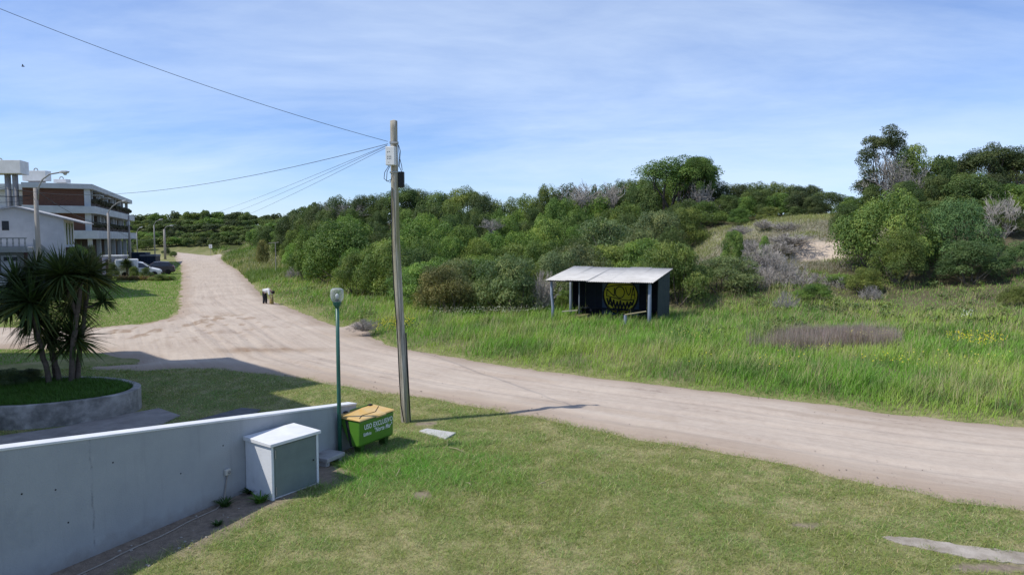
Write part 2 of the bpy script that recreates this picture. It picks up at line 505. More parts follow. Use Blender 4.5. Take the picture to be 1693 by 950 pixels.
# ------------------------------------------------------------------ sand road
m_road, N, L, b = nodes_of('sand_road_mat')
av = N.new('ShaderNodeAttribute'); av.attribute_name = 'rv'
as_ = N.new('ShaderNodeAttribute'); as_.attribute_name = 'rs'
ae = N.new('ShaderNodeAttribute'); ae.attribute_name = 'edge'
ad = N.new('ShaderNodeAttribute'); ad.attribute_name = 'damp_and_marks'
cb = N.new('ShaderNodeCombineXYZ'); L.new(av.outputs['Fac'], cb.inputs[0]); L.new(as_.outputs['Fac'], cb.inputs[1])
mp = N.new('ShaderNodeMapping'); mp.inputs['Scale'].default_value = (2.6, .13, 1); L.new(cb.outputs[0], mp.inputs[0])
ns = N.new('ShaderNodeTexNoise'); ns.inputs['Scale'].default_value = 1.6; ns.inputs['Detail'].default_value = 7; ns.inputs['Roughness'].default_value = .6; ns.inputs['Distortion'].default_value = .25
L.new(mp.outputs[0], ns.inputs['Vector'])
tc = N.new('ShaderNodeTexCoord')
nf = N.new('ShaderNodeTexNoise'); nf.inputs['Scale'].default_value = 5; nf.inputs['Detail'].default_value = 12; nf.inputs['Roughness'].default_value = .75
L.new(tc.outputs['Object'], nf.inputs['Vector'])
ncs = N.new('ShaderNodeTexNoise'); ncs.inputs['Scale'].default_value = .35; ncs.inputs['Detail'].default_value = 5
L.new(tc.outputs['Object'], ncs.inputs['Vector'])
def mth(N, L, op, a, b_=None, c=None):
    n = N.new('ShaderNodeMath'); n.operation = op
    for i, v in enumerate((a, b_, c)):
        if v is None: continue
        if isinstance(v, (int, float)): n.inputs[i].default_value = v
        else: L.new(v, n.inputs[i])
    return n.outputs[0]
val = mth(N, L, 'ADD', mth(N, L, 'MULTIPLY', ns.outputs['Fac'], .34), mth(N, L, 'ADD', mth(N, L, 'MULTIPLY', nf.outputs['Fac'], .38), mth(N, L, 'MULTIPLY', ncs.outputs['Fac'], .28)))
rp = N.new('ShaderNodeValToRGB'); el = rp.color_ramp.elements
el[0].position = .34; el[0].color = (.27, .21, .17, 1); el[1].position = .60; el[1].color = (.515, .44, .362, 1)
e = el.new(.44); e.color = (.425, .352, .288, 1)
L.new(val, rp.inputs[0])
mxe = N.new('ShaderNodeMix'); mxe.data_type = 'RGBA'; mxe.inputs[7].default_value = (.30, .225, .165, 1)
L.new(mth(N, L, 'MULTIPLY', ae.outputs['Fac'], mth(N, L, 'MULTIPLY', nf.outputs['Fac'], 1.3)), mxe.inputs[0]); L.new(rp.outputs[0], mxe.inputs[6])
mxd = N.new('ShaderNodeMix'); mxd.data_type = 'RGBA'; mxd.inputs[7].default_value = (.24, .16, .10, 1)
L.new(mth(N, L, 'MULTIPLY', ad.outputs['Fac'], mth(N, L, 'MULTIPLY', ns.outputs['Fac'], 1.35)), mxd.inputs[0]); L.new(mxe.outputs[2], mxd.inputs[6])
L.new(mxd.outputs[2], b.inputs['Base Color'])
b.inputs['Roughness'].default_value = .95; b.inputs['Specular IOR Level'].default_value = .05
bp = N.new('ShaderNodeBump'); bp.inputs['Strength'].default_value = .7; bp.inputs['Distance'].default_value = .05
L.new(mth(N, L, 'ADD', ns.outputs['Fac'], mth(N, L, 'MULTIPLY', nf.outputs['Fac'], .55)), bp.inputs['Height']); L.new(bp.outputs[0], b.inputs['Normal'])

rr = [9.0]
while rr[-1] < 215: rr.append(rr[-1] * 1.0065)
RX, RY, RF = polar_grid(np.array(rr), np.radians(np.arange(-62, 62, .2)))
sd0 = poly_sd(RX, RY, ROAD)
keep_v = sd0 > -1.6
keep_f = keep_v[RF].all(axis=1)
idx = -np.ones(len(RX), int); used = np.unique(RF[keep_f]); idx[used] = np.arange(len(used))
RX, RY, RF = RX[used], RY[used], idx[RF[keep_f]]
rsd = road_sd(RX, RY); rvv, rss = verge_vs(RX, RY)
rad = np.hypot(RX, RY)
RZ = _terr0(RX, RY, False)
RZ = np.where(rvv > 0, rise(RY) + .1 * np.minimum(rvv, 3), RZ)
lift = np.clip(rsd * .11, -.16, .055 + .0004 * rad)
# tracks: along the main road (distance from the verge) and, at the crossing, turning marks
def tracks(v, s, seed):
    z = 0
    for k, c in enumerate((-1.7, -3.3, -5.0, -6.4)):
        wv = c + (fbm(s * .05, s * 0 + k, seed + k, 3) - .5) * 1.6
        z = z - .03 * np.exp(-((v - wv) / .16) ** 2) + .016 * np.exp(-((np.abs(v - wv) - .3) / .12) ** 2)
    return z
ruts = tracks(rvv, rss, 51) * sstep(.1, .8, rsd)
cross = sstep(-3, -8, rvv) * (RY < 40)
P = np.array([-14.0, 40.0])
ang = np.hypot(RX - P[0], RY - P[1])
ruts = ruts + cross * .018 * np.sin(np.hypot(RX + 26, RY - 52) * 5.5) * sstep(.45, .6, fbm(RX * .35, RY * .35, 61, 3))
ruts = ruts + (fbm(RX * .9, RY * .9, 62, 4) - .5) * .05
treads = np.exp(-(((RX + 17) / 3.0) ** 2 + ((RY - 31.5) / 3.5) ** 2))
ruts = ruts - treads * .05 * sstep(.56, .7, fbm(RX * 2.2, RY * 1.3, 63, 3))
RZ = RZ + lift + ruts * np.interp(rad, [10, 60, 120], [1, 1, .3]) * sstep(-.2, .6, rsd)
me = np_mesh('road', np.stack([RX, RY, RZ], 1), RF, smooth=True)
set_f(me, 'rv', rvv); set_f(me, 'rs', rss)
pull = np.exp(-(((RX - G(605, 550).x) / 1.6) ** 2 + ((RY - G(605, 550).y) / 2.6) ** 2))
set_f(me, 'edge', np.clip(np.maximum(sstep(1.3, 0, rsd), pull), 0, 1))
dp = G(455, 581)  # damp brown patch
set_f(me, 'damp_and_marks', np.clip(np.exp(-(((RX - dp.x) / 2.0) ** 2 + ((RY - dp.y) / .55) ** 2)) * 1.2, 0, 1) * (.4 + fbm(RX * 1.7, RY * 3, 71, 4))
      + np.clip(np.exp(-(((RX + 16.5) / 4.2) ** 2 + ((RY - 33.5) / 4.5) ** 2)) * 1.5 * sstep(.58, .68, fbm(RX * 2.6 + RY * .8, RY * 1.1, 72, 3)), 0, .9)  # darker tread marks at the crossing, as colour alone
      + .3 * sstep(.66, .78, fbm(rvv * 1.3, rss * .22, 73, 3)) * sstep(70, 30, rad) * (rsd > .4))  # darker streaks along the road
me.materials.append(m_road)
tag(link(bpy.data.objects.new('road', me)), kind='structure')

# ------------------------------------------------------------------ concrete driveway behind the wall, gravel strip in the lawn
m_conc = pmat('worn_concrete', (.20, .18, .165), (.30, .275, .25), scale=2.2, rough=.9, bump=.5, c3=(.10, .095, .085), c3scale=1.1)
m_asph = pmat('dark_paving', (.09, .09, .095), (.13, .13, .13), scale=5, rough=.9, bump=.4)
def sheet(name, P, z, mat, thick=.03, bevel=.008):
    mb = MB(); mb.prism(P, z - thick - .05, z)
    return tag(mb.build(name, mat, bevel=bevel), kind='structure')
sheet('driveway', DRIVE, .035, m_conc)
sheet('paving_slab_strip', PAVE2, .03, m_asph)
m_gravel = pmat('pale_gravel', (.45, .40, .34), (.28, .24, .19), scale=3, rough=.95, bump=.9, bscale=60)
gx = []
for i in range(len(GRAVEL)):
    a, c = Vector(GRAVEL[i]), Vector(GRAVEL[(i + 1) % len(GRAVEL)])
    for k in range(8):
        p = a.lerp(c, k / 8); j = (random.random() - .5) * .05
        gx.append((p.x + j * .4, p.y + j))
tag(MB().prism(gx, -.04, .012).build('gravel_strip', m_gravel), kind='structure')

# ------------------------------------------------------------------ grass blades (real geometry, nobody could count it)
def blades(name, base, h, w, yaw, lean, nseg, col, mat, tipcol=None, curve=1.6):
    n = len(base); K = nseg
    d = np.stack([np.cos(yaw), np.sin(yaw), np.zeros(n)], 1); sdv = np.stack([-np.sin(yaw), np.cos(yaw), np.zeros(n)], 1)
    V = np.empty((n, 2 * K + 1, 3), np.float32); C = np.empty((n, 2 * K + 1, 3), np.float32)
    tipcol = col if tipcol is None else tipcol
    for k in range(K + 1):
        t = k / K
        c = base + d * (lean * h * t ** curve)[:, None]
        c[:, 2] += h * (t - .25 * np.clip(lean, 0, 1.5) * t * t)
        cc = col * (1 - t) + tipcol * t
        if k < K:
            ww = (w * (1 - .75 * t) / 2)[:, None]
            V[:, 2 * k] = c - sdv * ww; V[:, 2 * k + 1] = c + sdv * ww
            C[:, 2 * k] = cc; C[:, 2 * k + 1] = cc
        else:
            V[:, 2 * K] = c; C[:, 2 * K] = cc
    T = []
    for k in range(K - 1):
        T += [(2 * k, 2 * k + 1, 2 * k + 3), (2 * k, 2 * k + 3, 2 * k + 2)]
    T.append((2 * K - 2, 2 * K - 1, 2 * K))
    T = np.array(T); F = (np.arange(n)[:, None, None] * (2 * K + 1) + T[None]).reshape(-1, 3)
    me = np_mesh(name, V.reshape(-1, 3), F)
    set_col(me, 'bc', C.reshape(-1, 3)); me.materials.append(mat)
    return link(bpy.data.objects.new(name, me))
m_blade = leaf_mat('grass_blade', objcolor=False, transl=.32)
def polar_sample(n, r0_, r1_, t0, t1, power=0.0):
    u = RNG.random(n); r = r0_ * (r1_ / r0_) ** u if power else r0_ + (r1_ - r0_) * u
    t = np.radians(t0 + (t1 - t0) * RNG.random(n))
    return r * np.sin(t), r * np.cos(t)
def on_lawn(x, y):
    d, s = wall_dist(x, y); v, _ = verge_vs(x, y)
    ok = (v < -1) & (road_sd(x, y) < .12 + .75 * sstep(.52, .70, fbm(x * 1.7, y * 1.7, 36, 3)) * (RNG.random(len(x)) < .5))
    ok &= ~((d > -.24) & (d < .02) & (s < S_END + .1))
    ok &= planter_r(x, y) > 1.04
    ok &= (poly_sd(x, y, DRIVE) < .05) & (poly_sd(x, y, PAVE2) < 0.02) & (poly_sd(x, y, GRAVEL) < .0 + .42 * (fbm(x * 4, y * 4, 34, 3) - .42) * (RNG.random(len(x)) > .15))
    return ok
def jit(c, n, amt, rng=RNG):
    return np.clip(c * (1 + (rng.random((n, 1)) - .5) * amt) * (1 + (rng.random((n, 3)) - .5) * amt * .35), .005, 1)
# near lawn
x, y = polar_sample(760000, 6.5, 27, -46, 43)
m = on_lawn(x, y); x, y = x[m], y[m]
bare = lawn_bare(x, y); dry = lawn_dry(x, y)
m = RNG.random(len(x)) > bare * 1.02 + dry * .28
x, y, bare, dry = x[m], y[m], bare[m], dry[m]
n = len(x); rr_ = np.hypot(x, y)
esd = road_sd(x, y)
hgt = (.028 + .045 * RNG.random(n)) * (1 + .5 * sstep(.4, .7, fbm(x * 1.5, y * 1.5, 81, 3))) * np.interp(dry, [0, 1], [1.15, .75])
lu = lushness(x, y); hgt = hgt * (1 + 1.3 * lu)
green = mixc(np.tile((.20, .27, .05), (n, 1)), (.15, .27, .042), sstep(.4, .65, fbm(x * 1.1, y * 1.1, 82, 3)))
green = mixc(green, (.13, .32, .035), lu)
col = mixc(green, (.50, .43, .24), np.clip(dry * .85 * (RNG.random(n) < .62) + .95 * (RNG.random(n) < .13), 0, 1))
col = jit(col, n, .85)
lawn = blades('lawn_grass', np.stack([x, y, np.full(n, -.004)], 1), hgt, np.interp(rr_, [8, 26], [.006, .013]), RNG.random(n) * 6.283, .6 + 1.4 * RNG.random(n), 1, col, m_blade)
tag(lawn, 'short mown lawn grass with dry tan patches round the wall and pole', 'grass', kind='stuff')
print('lawn', n)
# far lawn beyond the side road
x, y = polar_sample(150000, 29, 130, -47, -20, 1)
v, _ = verge_vs(x, y)
m = (poly_sd(x, y, ROAD) < -.05) & (v < -6) & (x < -12)
x, y = x[m], y[m]; n = len(x); rr_ = np.hypot(x, y)
col = jit(mixc(np.tile((.14, .31, .028), (n, 1)), (.17, .29, .036), sstep(.4, .7, fbm(x * .25, y * .25, 84, 4))), n, .4)
o = blades('far_lawn_grass', np.stack([x, y, rise(y) - .01], 1), (.05 + .06 * RNG.random(n)) * np.interp(rr_, [30, 90], [1, 1.7]), np.interp(rr_, [30, 110], [.02, .07]), RNG.random(n) * 6.283, .3 + .7 * RNG.random(n), 1, col, m_blade)
tag(o, 'bright green mown lawn in front of the apartment block across the side road', 'grass', kind='stuff')

# tall verge grass along the dunes
def verge_field(x, y):
    v, s = verge_vs(x, y)
    return v, s
x, y = polar_sample(330000, 14, 75, -40, 45, 1)
v, s = verge_vs(x, y)
deep = np.where(x > 9, 24, np.where(x > -5, 15, 9)) + (fbm(x * .3, y * .3, 90, 2) - .5) * 5
m = (v > -.15) & (v < deep) & (road_sd(x, y) < .22)
m &= ~((np.hypot((x - 4.9), (y - 33.3)) < 1.9))
x, y, v, s = x[m], y[m], v[m], s[m]
n = len(x)
print('verge', n)
clump = fbm(x * .9, y * .9, 91, 4)
hgt = np.interp(v, [0, .6, 2, 6, 20], [.09, .26, .42, .45, .34]) * (.35 + 1.2 * clump) * (.6 + .7 * RNG.random(n))
sel = fbm(x * .35 + 5, y * .35, 92, 4); sel2 = fbm(x * 1.4, y * 1.4, 93, 3)
col = mixc(np.tile((.145, .31, .03), (n, 1)), (.26, .38, .06), sstep(.42, .62, sel))
col = mixc(col, (.075, .175, .028), sstep(.52, .7, sel2) * .8)
straw = np.clip(sstep(.5, .72, fbm(x * .5, y * .5 + 30, 94, 4)) * .55 + .25 * sstep(7, 14, v) + .35 * sstep(-6, -12, x), 0, 1)
isstraw = RNG.random(n) < straw * .5
col = np.where(isstraw[:, None], np.array((.38, .34, .17))[None], col)
brown = np.exp(-(((x - G(1395, 565, .6).x) / 2.7) ** 2 + ((y - G(1395, 560, .6).y - .4) / 1.25) ** 2)) > (.35 + .35 * RNG.random(n))
col = np.where(brown[:, None], np.array((.125, .09, .08))[None], col)
hgt = np.where(brown, .5 + .35 * RNG.random(n), hgt)
col = jit(col, n, .55)
tip = np.where((RNG.random(n) < .25)[:, None], np.array((.40, .40, .20))[None], col * 1.15)
tip = np.where(brown[:, None], col * 1.2, tip)
wid = np.interp(np.hypot(x, y), [15, 70], [.011, .04])
wid = np.where(brown, wid * .6, wid)
lean = np.where(brown, .15 + .2 * RNG.random(n), .25 + .75 * RNG.random(n))
yaw = np.where(RNG.random(n) < .6, .2 + RNG.normal(0, .9, n), RNG.random(n) * 6.283)
hgt = hgt * (1 - .45 * sstep(12, 20, v))
o = blades('verge_grass', np.stack([x, y, terrain(x, y) - .02], 1), hgt, wid, yaw, lean, 3, col, m_blade, tip)
tag(o, 'tall uncut green grass on the dune verge along the sand road', 'grass', kind='stuff')
# seed stalks standing above the grass
x, y = polar_sample(26000, 15, 60, -36, 43, 1)
v, s = verge_vs(x, y)
m = (v > .8) & (v < 22) & (fbm(x * .6, y * .6, 120, 3) > .5) & ~((np.hypot((x - 4.9), (y - 33.3)) < 2.4))
x, y = x[m], y[m]; k = len(x)
o = blades('seed_stalks', np.stack([x, y, terrain(x, y) - .02], 1), .45 + .4 * RNG.random(k), np.interp(np.hypot(x, y), [15, 60], [.010, .03]), RNG.random(k) * 6.283, .1 + .5 * RNG.random(k), 2, jit(np.tile((.42, .38, .20), (k, 1)), k, .5), m_blade)
tag(o, 'pale dry seed stalks standing above the verge grass', 'stalks', kind='stuff')
# stand of purplish dry stems in the verge
bc_ = G(1392, 566, .6); k = 11000
a = RNG.random(k) * 6.283; q = np.sqrt(RNG.random(k))
x, y = bc_.x + 2.75 * q * np.cos(a), bc_.y + .5 + 1.15 * q * np.sin(a)
x = x + (fbm(x * .8, y * .8, 99, 3) - .5) * 2.6; y = y + (fbm(x * .7 + 9, y * .7, 98, 3) - .5) * 2.2 + RNG.normal(0, .15, k)
col = jit(np.tile((.38, .30, .29), (k, 1)), k, .6)
o = blades('dry_stems', np.stack([x, y, terrain(x, y) - .02], 1), .45 + .4 * RNG.random(k) * (.6 + fbm(x * 1.2, y * 1.2, 97, 2)), np.full(k, .011), RNG.random(k) * 6.283, .08 + .25 * RNG.random(k), 3, col, m_blade)
tag(o, 'stand of purplish brown dry stems in the verge grass on the right', 'stems', kind='stuff')
# far verge and dune-top grass
x, y = polar_sample(60000, 70, 190, -40, -14, 1)
v, s = verge_vs(x, y)
m = (v > -.5) & (v < 9 + (y > 130) * 30) & (poly_sd(x, y, ROAD) < .1)
x, y = x[m], y[m]; n = len(x)
col = jit(mixc(np.tile((.14, .215, .05), (n, 1)), (.34, .33, .17), sstep(.4, .65, fbm(x * .12, y * .12, 95, 3))), n, .4)
o = blades('far_verge_grass', np.stack([x, y, terrain(x, y) - .03], 1), .4 + .7 * RNG.random(n), np.interp(np.hypot(x, y), [70, 180], [.05, .16]), RNG.random(n) * 6.283, .2 + .6 * RNG.random(n), 2, col, m_blade)
tag(o, 'pale rough grass along the far end of the sand road', 'grass', kind='stuff')
# dry dune-slope grass
x = 19.5 + 9.5 * (RNG.random(45000) * 2 - 1); y = 48.5 + 9 * (RNG.random(45000) * 2 - 1)
q2 = np.hypot((x - BLOW.x) / 1.8, (y - BLOW.y) / 1.6) + (fbm(x * .8, y * .8, 45, 4) - .5) * .9
v, s = verge_vs(x, y)
m = (np.hypot((x - 19.5) / 9.5, (y - 48.5) / 9) < 1) & (q2 > 1) & (v > 20)
x, y = x[m], y[m]; n = len(x)
pick = fbm(x * .5, y * .5, 96, 4); top = sstep(50, 53, y)
col = mixc(np.tile((.30, .275, .22), (n, 1)), (.25, .28, .11), sstep(.45, .6, pick))
col = mixc(col, (.36, .37, .17), top * .8)
col = jit(col, n, .5)
o = blades('dune_slope_grass', np.stack([x, y, terrain(x, y) - .03], 1), (.15 + .3 * RNG.random(n)), np.full(n, .03), RNG.random(n) * 6.283, .4 + .9 * RNG.random(n), 2, col, m_blade)
tag(o, 'sparse dry yellow-grey grass on the open dune slope', 'grass', kind='stuff')
# wild flowers
fl = []
for (px, py, z, rx, ry, k, c) in [(650, 545, .25, 1.0, 1.3, 420, (.62, .55, .04)), (1612, 560, .8, 1.0, .8, 220, (.75, .65, .03)), (1440, 556, .8, .9, .5, 160, (.6, .55, .15)),
                                  (1460, 600, .6, .8, .5, 40, (.7, .6, .05)), (1570, 600, .6, 2.0, .6, 45, (.65, .58, .10)), (1130, 560, .6, 1.4, .9, 60, (.55, .50, .12)), (1320, 580, .6, 1.6, .6, 35, (.6, .55, .1)),
                                  (1250, 600, .5, 2.5, .8, 30, (.7, .62, .05)), (560, 525, .2, 2.5, 2.0, 200, (.50, .50, .20)), (790, 525, .4, 2.5, .6, 260, (.55, .55, .45)), (510, 500, .2, 2, 3, 140, (.5, .5, .3)),
                                  (860, 525, .4, 1.6, .6, 160, (.5, .52, .4)), (1600, 535, .8, .3, .2, 30, (.8, .8, .75))]:
    c0 = G(px, py, z)
    for _ in range(k):
        a, r_ = random.random() * 6.283, math.sqrt(random.random())
        fl.append((c0.x + rx * r_ * math.cos(a), c0.y + ry * r_ * math.sin(a), c))
fx, fy = np.array([f[0] for f in fl]), np.array([f[1] for f in fl])
ok = road_sd(fx, fy) < .1
fz = terrain(fx, fy) + .32 + .28 * RNG.random(len(fx))
V = []; F = []; C = []
for i in np.nonzero(ok)[0]:
    s_ = .013 + .012 * random.random(); p = Vector((fx[i], fy[i], fz[i])); n0 = len(V)
    a = Vector((random.gauss(0, 1), random.gauss(0, 1), random.gauss(0, .4))).normalized(); bq = a.orthogonal().normalized()
    V += [p + a * s_, p + bq * s_, p - a * s_, p - bq * s_]; F.append((n0, n0 + 1, n0 + 2, n0 + 3)); C += [fl[i][2]] * 4
me = np_mesh('wild_flowers', np.array(V), np.array(F)); set_col(me, 'bc', np.array(C)); me.materials.append(m_blade)
tag(link(bpy.data.objects.new('wild_flowers', me)), 'small yellow and white wild flowers scattered through the verge grass', 'flowers', kind='stuff')

# loose stones and clods on the road
k = 1500
x, y = polar_sample(k * 6, 11, 60, -45, 45, 1)
sdx = road_sd(x, y)
m = (sdx > .05) & (RNG.random(len(x)) < np.interp(sdx, [0, .6, 2], [1, .35, .12])); x, y = x[m][:k], y[m][:k]; k = len(x)
sz = np.interp(np.hypot(x, y), [11, 60], [.010, .03]) * (.5 + 1.2 * RNG.random(k) ** 2)
oc = np.array([(1, 0, 0), (0, 1, 0), (-1, 0, 0), (0, -1, 0), (0, 0, .7), (0, 0, -.5)], float)
V = np.stack([x, y, rise(y) + .055], 1)[:, None, :] + oc[None] * (sz[:, None, None] * (.7 + .6 * RNG.random((k, 6, 1))))
T = np.array([(0, 1, 4), (1, 2, 4), (2, 3, 4), (3, 0, 4), (1, 0, 5), (2, 1, 5), (3, 2, 5), (0, 3, 5)])
me = np_mesh('road_stones', V.reshape(-1, 3), (np.arange(k)[:, None, None] * 6 + T[None]).reshape(-1, 3))
me.materials.append(pmat('road_stone', (.34, .29, .25), (.20, .165, .14), scale=3, rough=.95))
tag(link(bpy.data.objects.new('road_stones', me)), 'small stones and clods scattered on the sand road', 'stones', kind='stuff')

# ------------------------------------------------------------------ trees and shrubs
m_leaf = leaf_mat('foliage', True, .25)
m_bark = pmat('grey_bark', (.17, .145, .12), (.09, .075, .06), scale=5, rough=.95, bump=.6, stretch=(1, 1, .25))
m_dead = pmat('bleached_dead_wood', (.40, .37, .335), (.27, .245, .22), scale=4, rough=.95, bump=.3, stretch=(1, 1, .3))

def leaves_mesh(name, clumps, dens, ln, wd, seed, upright=0.0, shell=.7, updir=.25, var=.55, wob=.65):
    rng = np.random.default_rng(seed)
    P = []; Dn = []; Cn = []
    for c, r in clumps:
        k = max(int(dens * r * r), 12)
        d = rng.normal(size=(k, 3)); d /= np.linalg.norm(d, axis=1)[:, None]
        d[:, 2] = np.where((d[:, 2] < -.25) & (rng.random(k) < .75), -d[:, 2], d[:, 2])
        rad_ = r * (shell + (1.05 - shell) * rng.random(k) ** .6)
        bumpy = 1 + .35 * (vnoise(d[:, 0] * 3.1 + c[0] * 5 + 20, d[:, 1] * 3.1 + d[:, 2] * 2.3 + c[1] * 5, seed) - .5)
        P.append(np.asarray(c)[None] + d * (rad_ * bumpy)[:, None] * np.array((1, 1, .82)))
        Dn.append(d); Cn.append(np.full(k, rng.random()))
    P = np.vstack(P); Dn = np.vstack(Dn); Cn = np.concatenate(Cn); n = len(P)
    nrm = Dn + rng.normal(size=(n, 3)) * wob; nrm[:, 2] += updir
    nrm /= np.linalg.norm(nrm, axis=1)[:, None]
    t = rng.normal(size=(n, 3)) + upright * (Dn * 1.4 + np.array((0, 0, 1.6)))
    t -= nrm * (t * nrm).sum(1)[:, None]; t /= np.linalg.norm(t, axis=1)[:, None] + 1e-9
    bt = np.cross(nrm, t)
    L_ = (ln * (.6 + .8 * rng.random(n)) / 2)[:, None]; W_ = (wd * (.6 + .8 * rng.random(n)) / 2)[:, None]
    V = np.empty((n, 4, 3), np.float32)
    V[:, 0] = P - t * L_; V[:, 1] = P + bt * W_; V[:, 2] = P + t * L_; V[:, 3] = P - bt * W_
    F = np.arange(n * 4).reshape(n, 4)
    tone = (1 + (rng.random(n) - .5) * var) * (.66 + .68 * Cn)  # random clump tones put sunlit and shaded variation into the leaf colour
    hue = (rng.random(n) - .5) * .28 + (Cn - .5) * .22
    C = np.stack([tone * (1 + hue), tone, tone * (1 - .6 * hue)], 1)
    me = np_mesh(name, V.reshape(-1, 3), F)
    set_col(me, 'bc', np.repeat(C, 4, 0)); me.materials.append(m_leaf)
    return me
def limbs_mesh(name, roots, tips, seed, r0=.09, mat=None, bend=.25):
    rnd = random.Random(seed); mb = MB()
    for rt, tp in zip(roots, tips):
        a, c = Vector(rt), Vector(tp); pts = []; n = 6
        off = Vector((rnd.gauss(0, bend), rnd.gauss(0, bend), 0))
        for k in range(n):
            u = k / (n - 1); p = a.lerp(c, u) + off * math.sin(u * math.pi) + Vector((0, 0, -.12 * (c - a).length * math.sin(u * math.pi)))
            pts.append(p)
        mb.tube(pts, [r0 * (1 - .75 * k / (n - 1)) for k in range(n)], 5, caps=False)
    me = bpy.data.meshes.new(name); me.from_pydata(mb.v, [], mb.f); me.materials.append(mat or m_bark)
    return me
def dome_clumps(seed, R, H, n, rmin, rmax, zlow=.18, flat=1.0):
    rnd = random.Random(seed); out = []
    tries = 0
    while len(out) < n and tries < 4000:
        tries += 1
        a = rnd.random() * 6.283; el = math.asin(rnd.random() ** .8) if rnd.random() < .85 else rnd.random() * .3
        k = .62 + .3 * rnd.random()
        r = rnd.uniform(rmin, rmax)
        c = Vector((R * k * math.cos(el) * math.cos(a), R * k * math.cos(el) * math.sin(a), H * (zlow + (1 - zlow) * k * math.sin(el) * flat)))
        c.z = min(c.z, H - r * .8)
        if all((c - o_).length > .55 * min(r, q) + .12 for o_, q in out): out.append((c, r))
    out.append((Vector((0, 0, H * .45)), R * .55))
    return out
PROTO = {}
def reg(kind, crown, trunk, R, H): PROTO.setdefault(kind, []).append((crown, trunk, R, H))
for i in range(3):       # dense rounded evergreen shrub
    cl_ = dome_clumps(100 + i, 2.1, 3.4, 34, .5, .85)
    tips = [c for c, r in cl_[:7]]
    reg('dense', leaves_mesh('crown', cl_, 1100, .125, .062, 200 + i, var=.4, wob=.5), limbs_mesh('trunk', [(random.gauss(0, .2), random.gauss(0, .2), -.3) for _ in tips], tips, i), 2.45, 3.5)
for i in range(3):       # fine upright wispy shrub
    cl_ = dome_clumps(120 + i, 2.0, 3.0, 30, .45, .8)
    tips = [c for c, r in cl_[:9]]
    reg('wispy', leaves_mesh('crown', cl_, 1050, .21, .034, 220 + i, upright=1.0, shell=.55, var=.7), limbs_mesh('trunk', [(random.gauss(0, .25), random.gauss(0, .25), -.3) for _ in tips], tips, 20 + i, r0=.06), 2.4, 3.2)
for i in range(2):       # layered shrub with drooping horizontal fans
    cl_ = dome_clumps(140 + i, 2.1, 3.5, 40, .4, .75)
    tips = [c for c, r in cl_[:6]]
    reg('layered', leaves_mesh('crown', cl_, 1500, .15, .034, 240 + i, upright=0, shell=.55, updir=.8), limbs_mesh('trunk', [(random.gauss(0, .2), random.gauss(0, .2), -.3) for _ in tips], tips, 40 + i), 2.4, 3.6)
for i in range(3):       # umbrella crown on bare limbs
    rnd = random.Random(160 + i); cl_ = []
    for k in range(46):
        a = rnd.random() * 6.283; q = math.sqrt(rnd.random()) * 2.4
        cl_.append((Vector((q * math.cos(a) + .3, q * math.sin(a) * .8, 4.75 - .16 * q * q + rnd.gauss(0, .35))), rnd.uniform(.5, .85)))
    for k in range(9):
        a = rnd.random() * 6.283
        cl_.append((Vector((2.2 * math.cos(a), 1.8 * math.sin(a), 2.6 + rnd.random() * .9)), rnd.uniform(.4, .6)))
    tips = [c for c, r in cl_[:14]]
    reg('umbrella', leaves_mesh('crown', cl_, 950, .13, .06, 260 + i, shell=.5, updir=.7), limbs_mesh('trunk', [(random.gauss(-.2, .25), random.gauss(0, .2), -.3) for _ in tips], tips, 60 + i, r0=.12, bend=.4), 2.9, 5.5)
for i in range(2):       # tall ragged tree, crown only high up
    rnd = random.Random(180 + i); cl_ = []
    for k in range(24):
        a = rnd.random() * 6.283; q = math.sqrt(rnd.random()) * 1.25
        cl_.append((Vector((q * math.cos(a) + .15, q * math.sin(a), 5.45 + rnd.gauss(0, .32) - .25 * q)), rnd.uniform(.4, .65)))
    for k in range(18): cl_.append((Vector((-1.3 + rnd.gauss(0, .25), rnd.gauss(0, .4), 1.8 + rnd.random() * 3.3)), rnd.uniform(.4, .65)))
    for k in range(5): cl_.append((Vector((rnd.gauss(0, .5), rnd.gauss(0, .4), 1.2 + rnd.random() * 1.0)), rnd.uniform(.35, .55)))
    tips = [c for c, r in cl_]
    reg('tall', leaves_mesh('crown', cl_, 1000, .13, .06, 280 + i, shell=.5), limbs_mesh('trunk', [(random.gauss(0, .15), random.gauss(0, .12), -.3) for _ in tips[::3]], tips[::3], 80 + i, r0=.07), 1.9, 6.2)
for i in range(3):       # broad wind-clipped mound
    cl_ = dome_clumps(130 + i, 3.05, 3.2, 58, .45, .95, zlow=.10)
    tips = [c for c, r in cl_[:8]]
    reg('mound', leaves_mesh('crown', cl_, 760, .14, .055, 230 + i, shell=.68, updir=.3, var=.4, wob=.45), limbs_mesh('trunk', [(random.gauss(0, .3), random.gauss(0, .3), -.3) for _ in tips], tips, 30 + i), 3.5, 3.4)
for i in range(3):       # far away: few, larger leaves
    cl_ = dome_clumps(300 + i, 2.1, 3.6, 20, .6, 1.0)
    reg('far', leaves_mesh('far_tree', cl_, 260, .30, .18, 320 + i, var=.6), None, 2.5, 3.6)
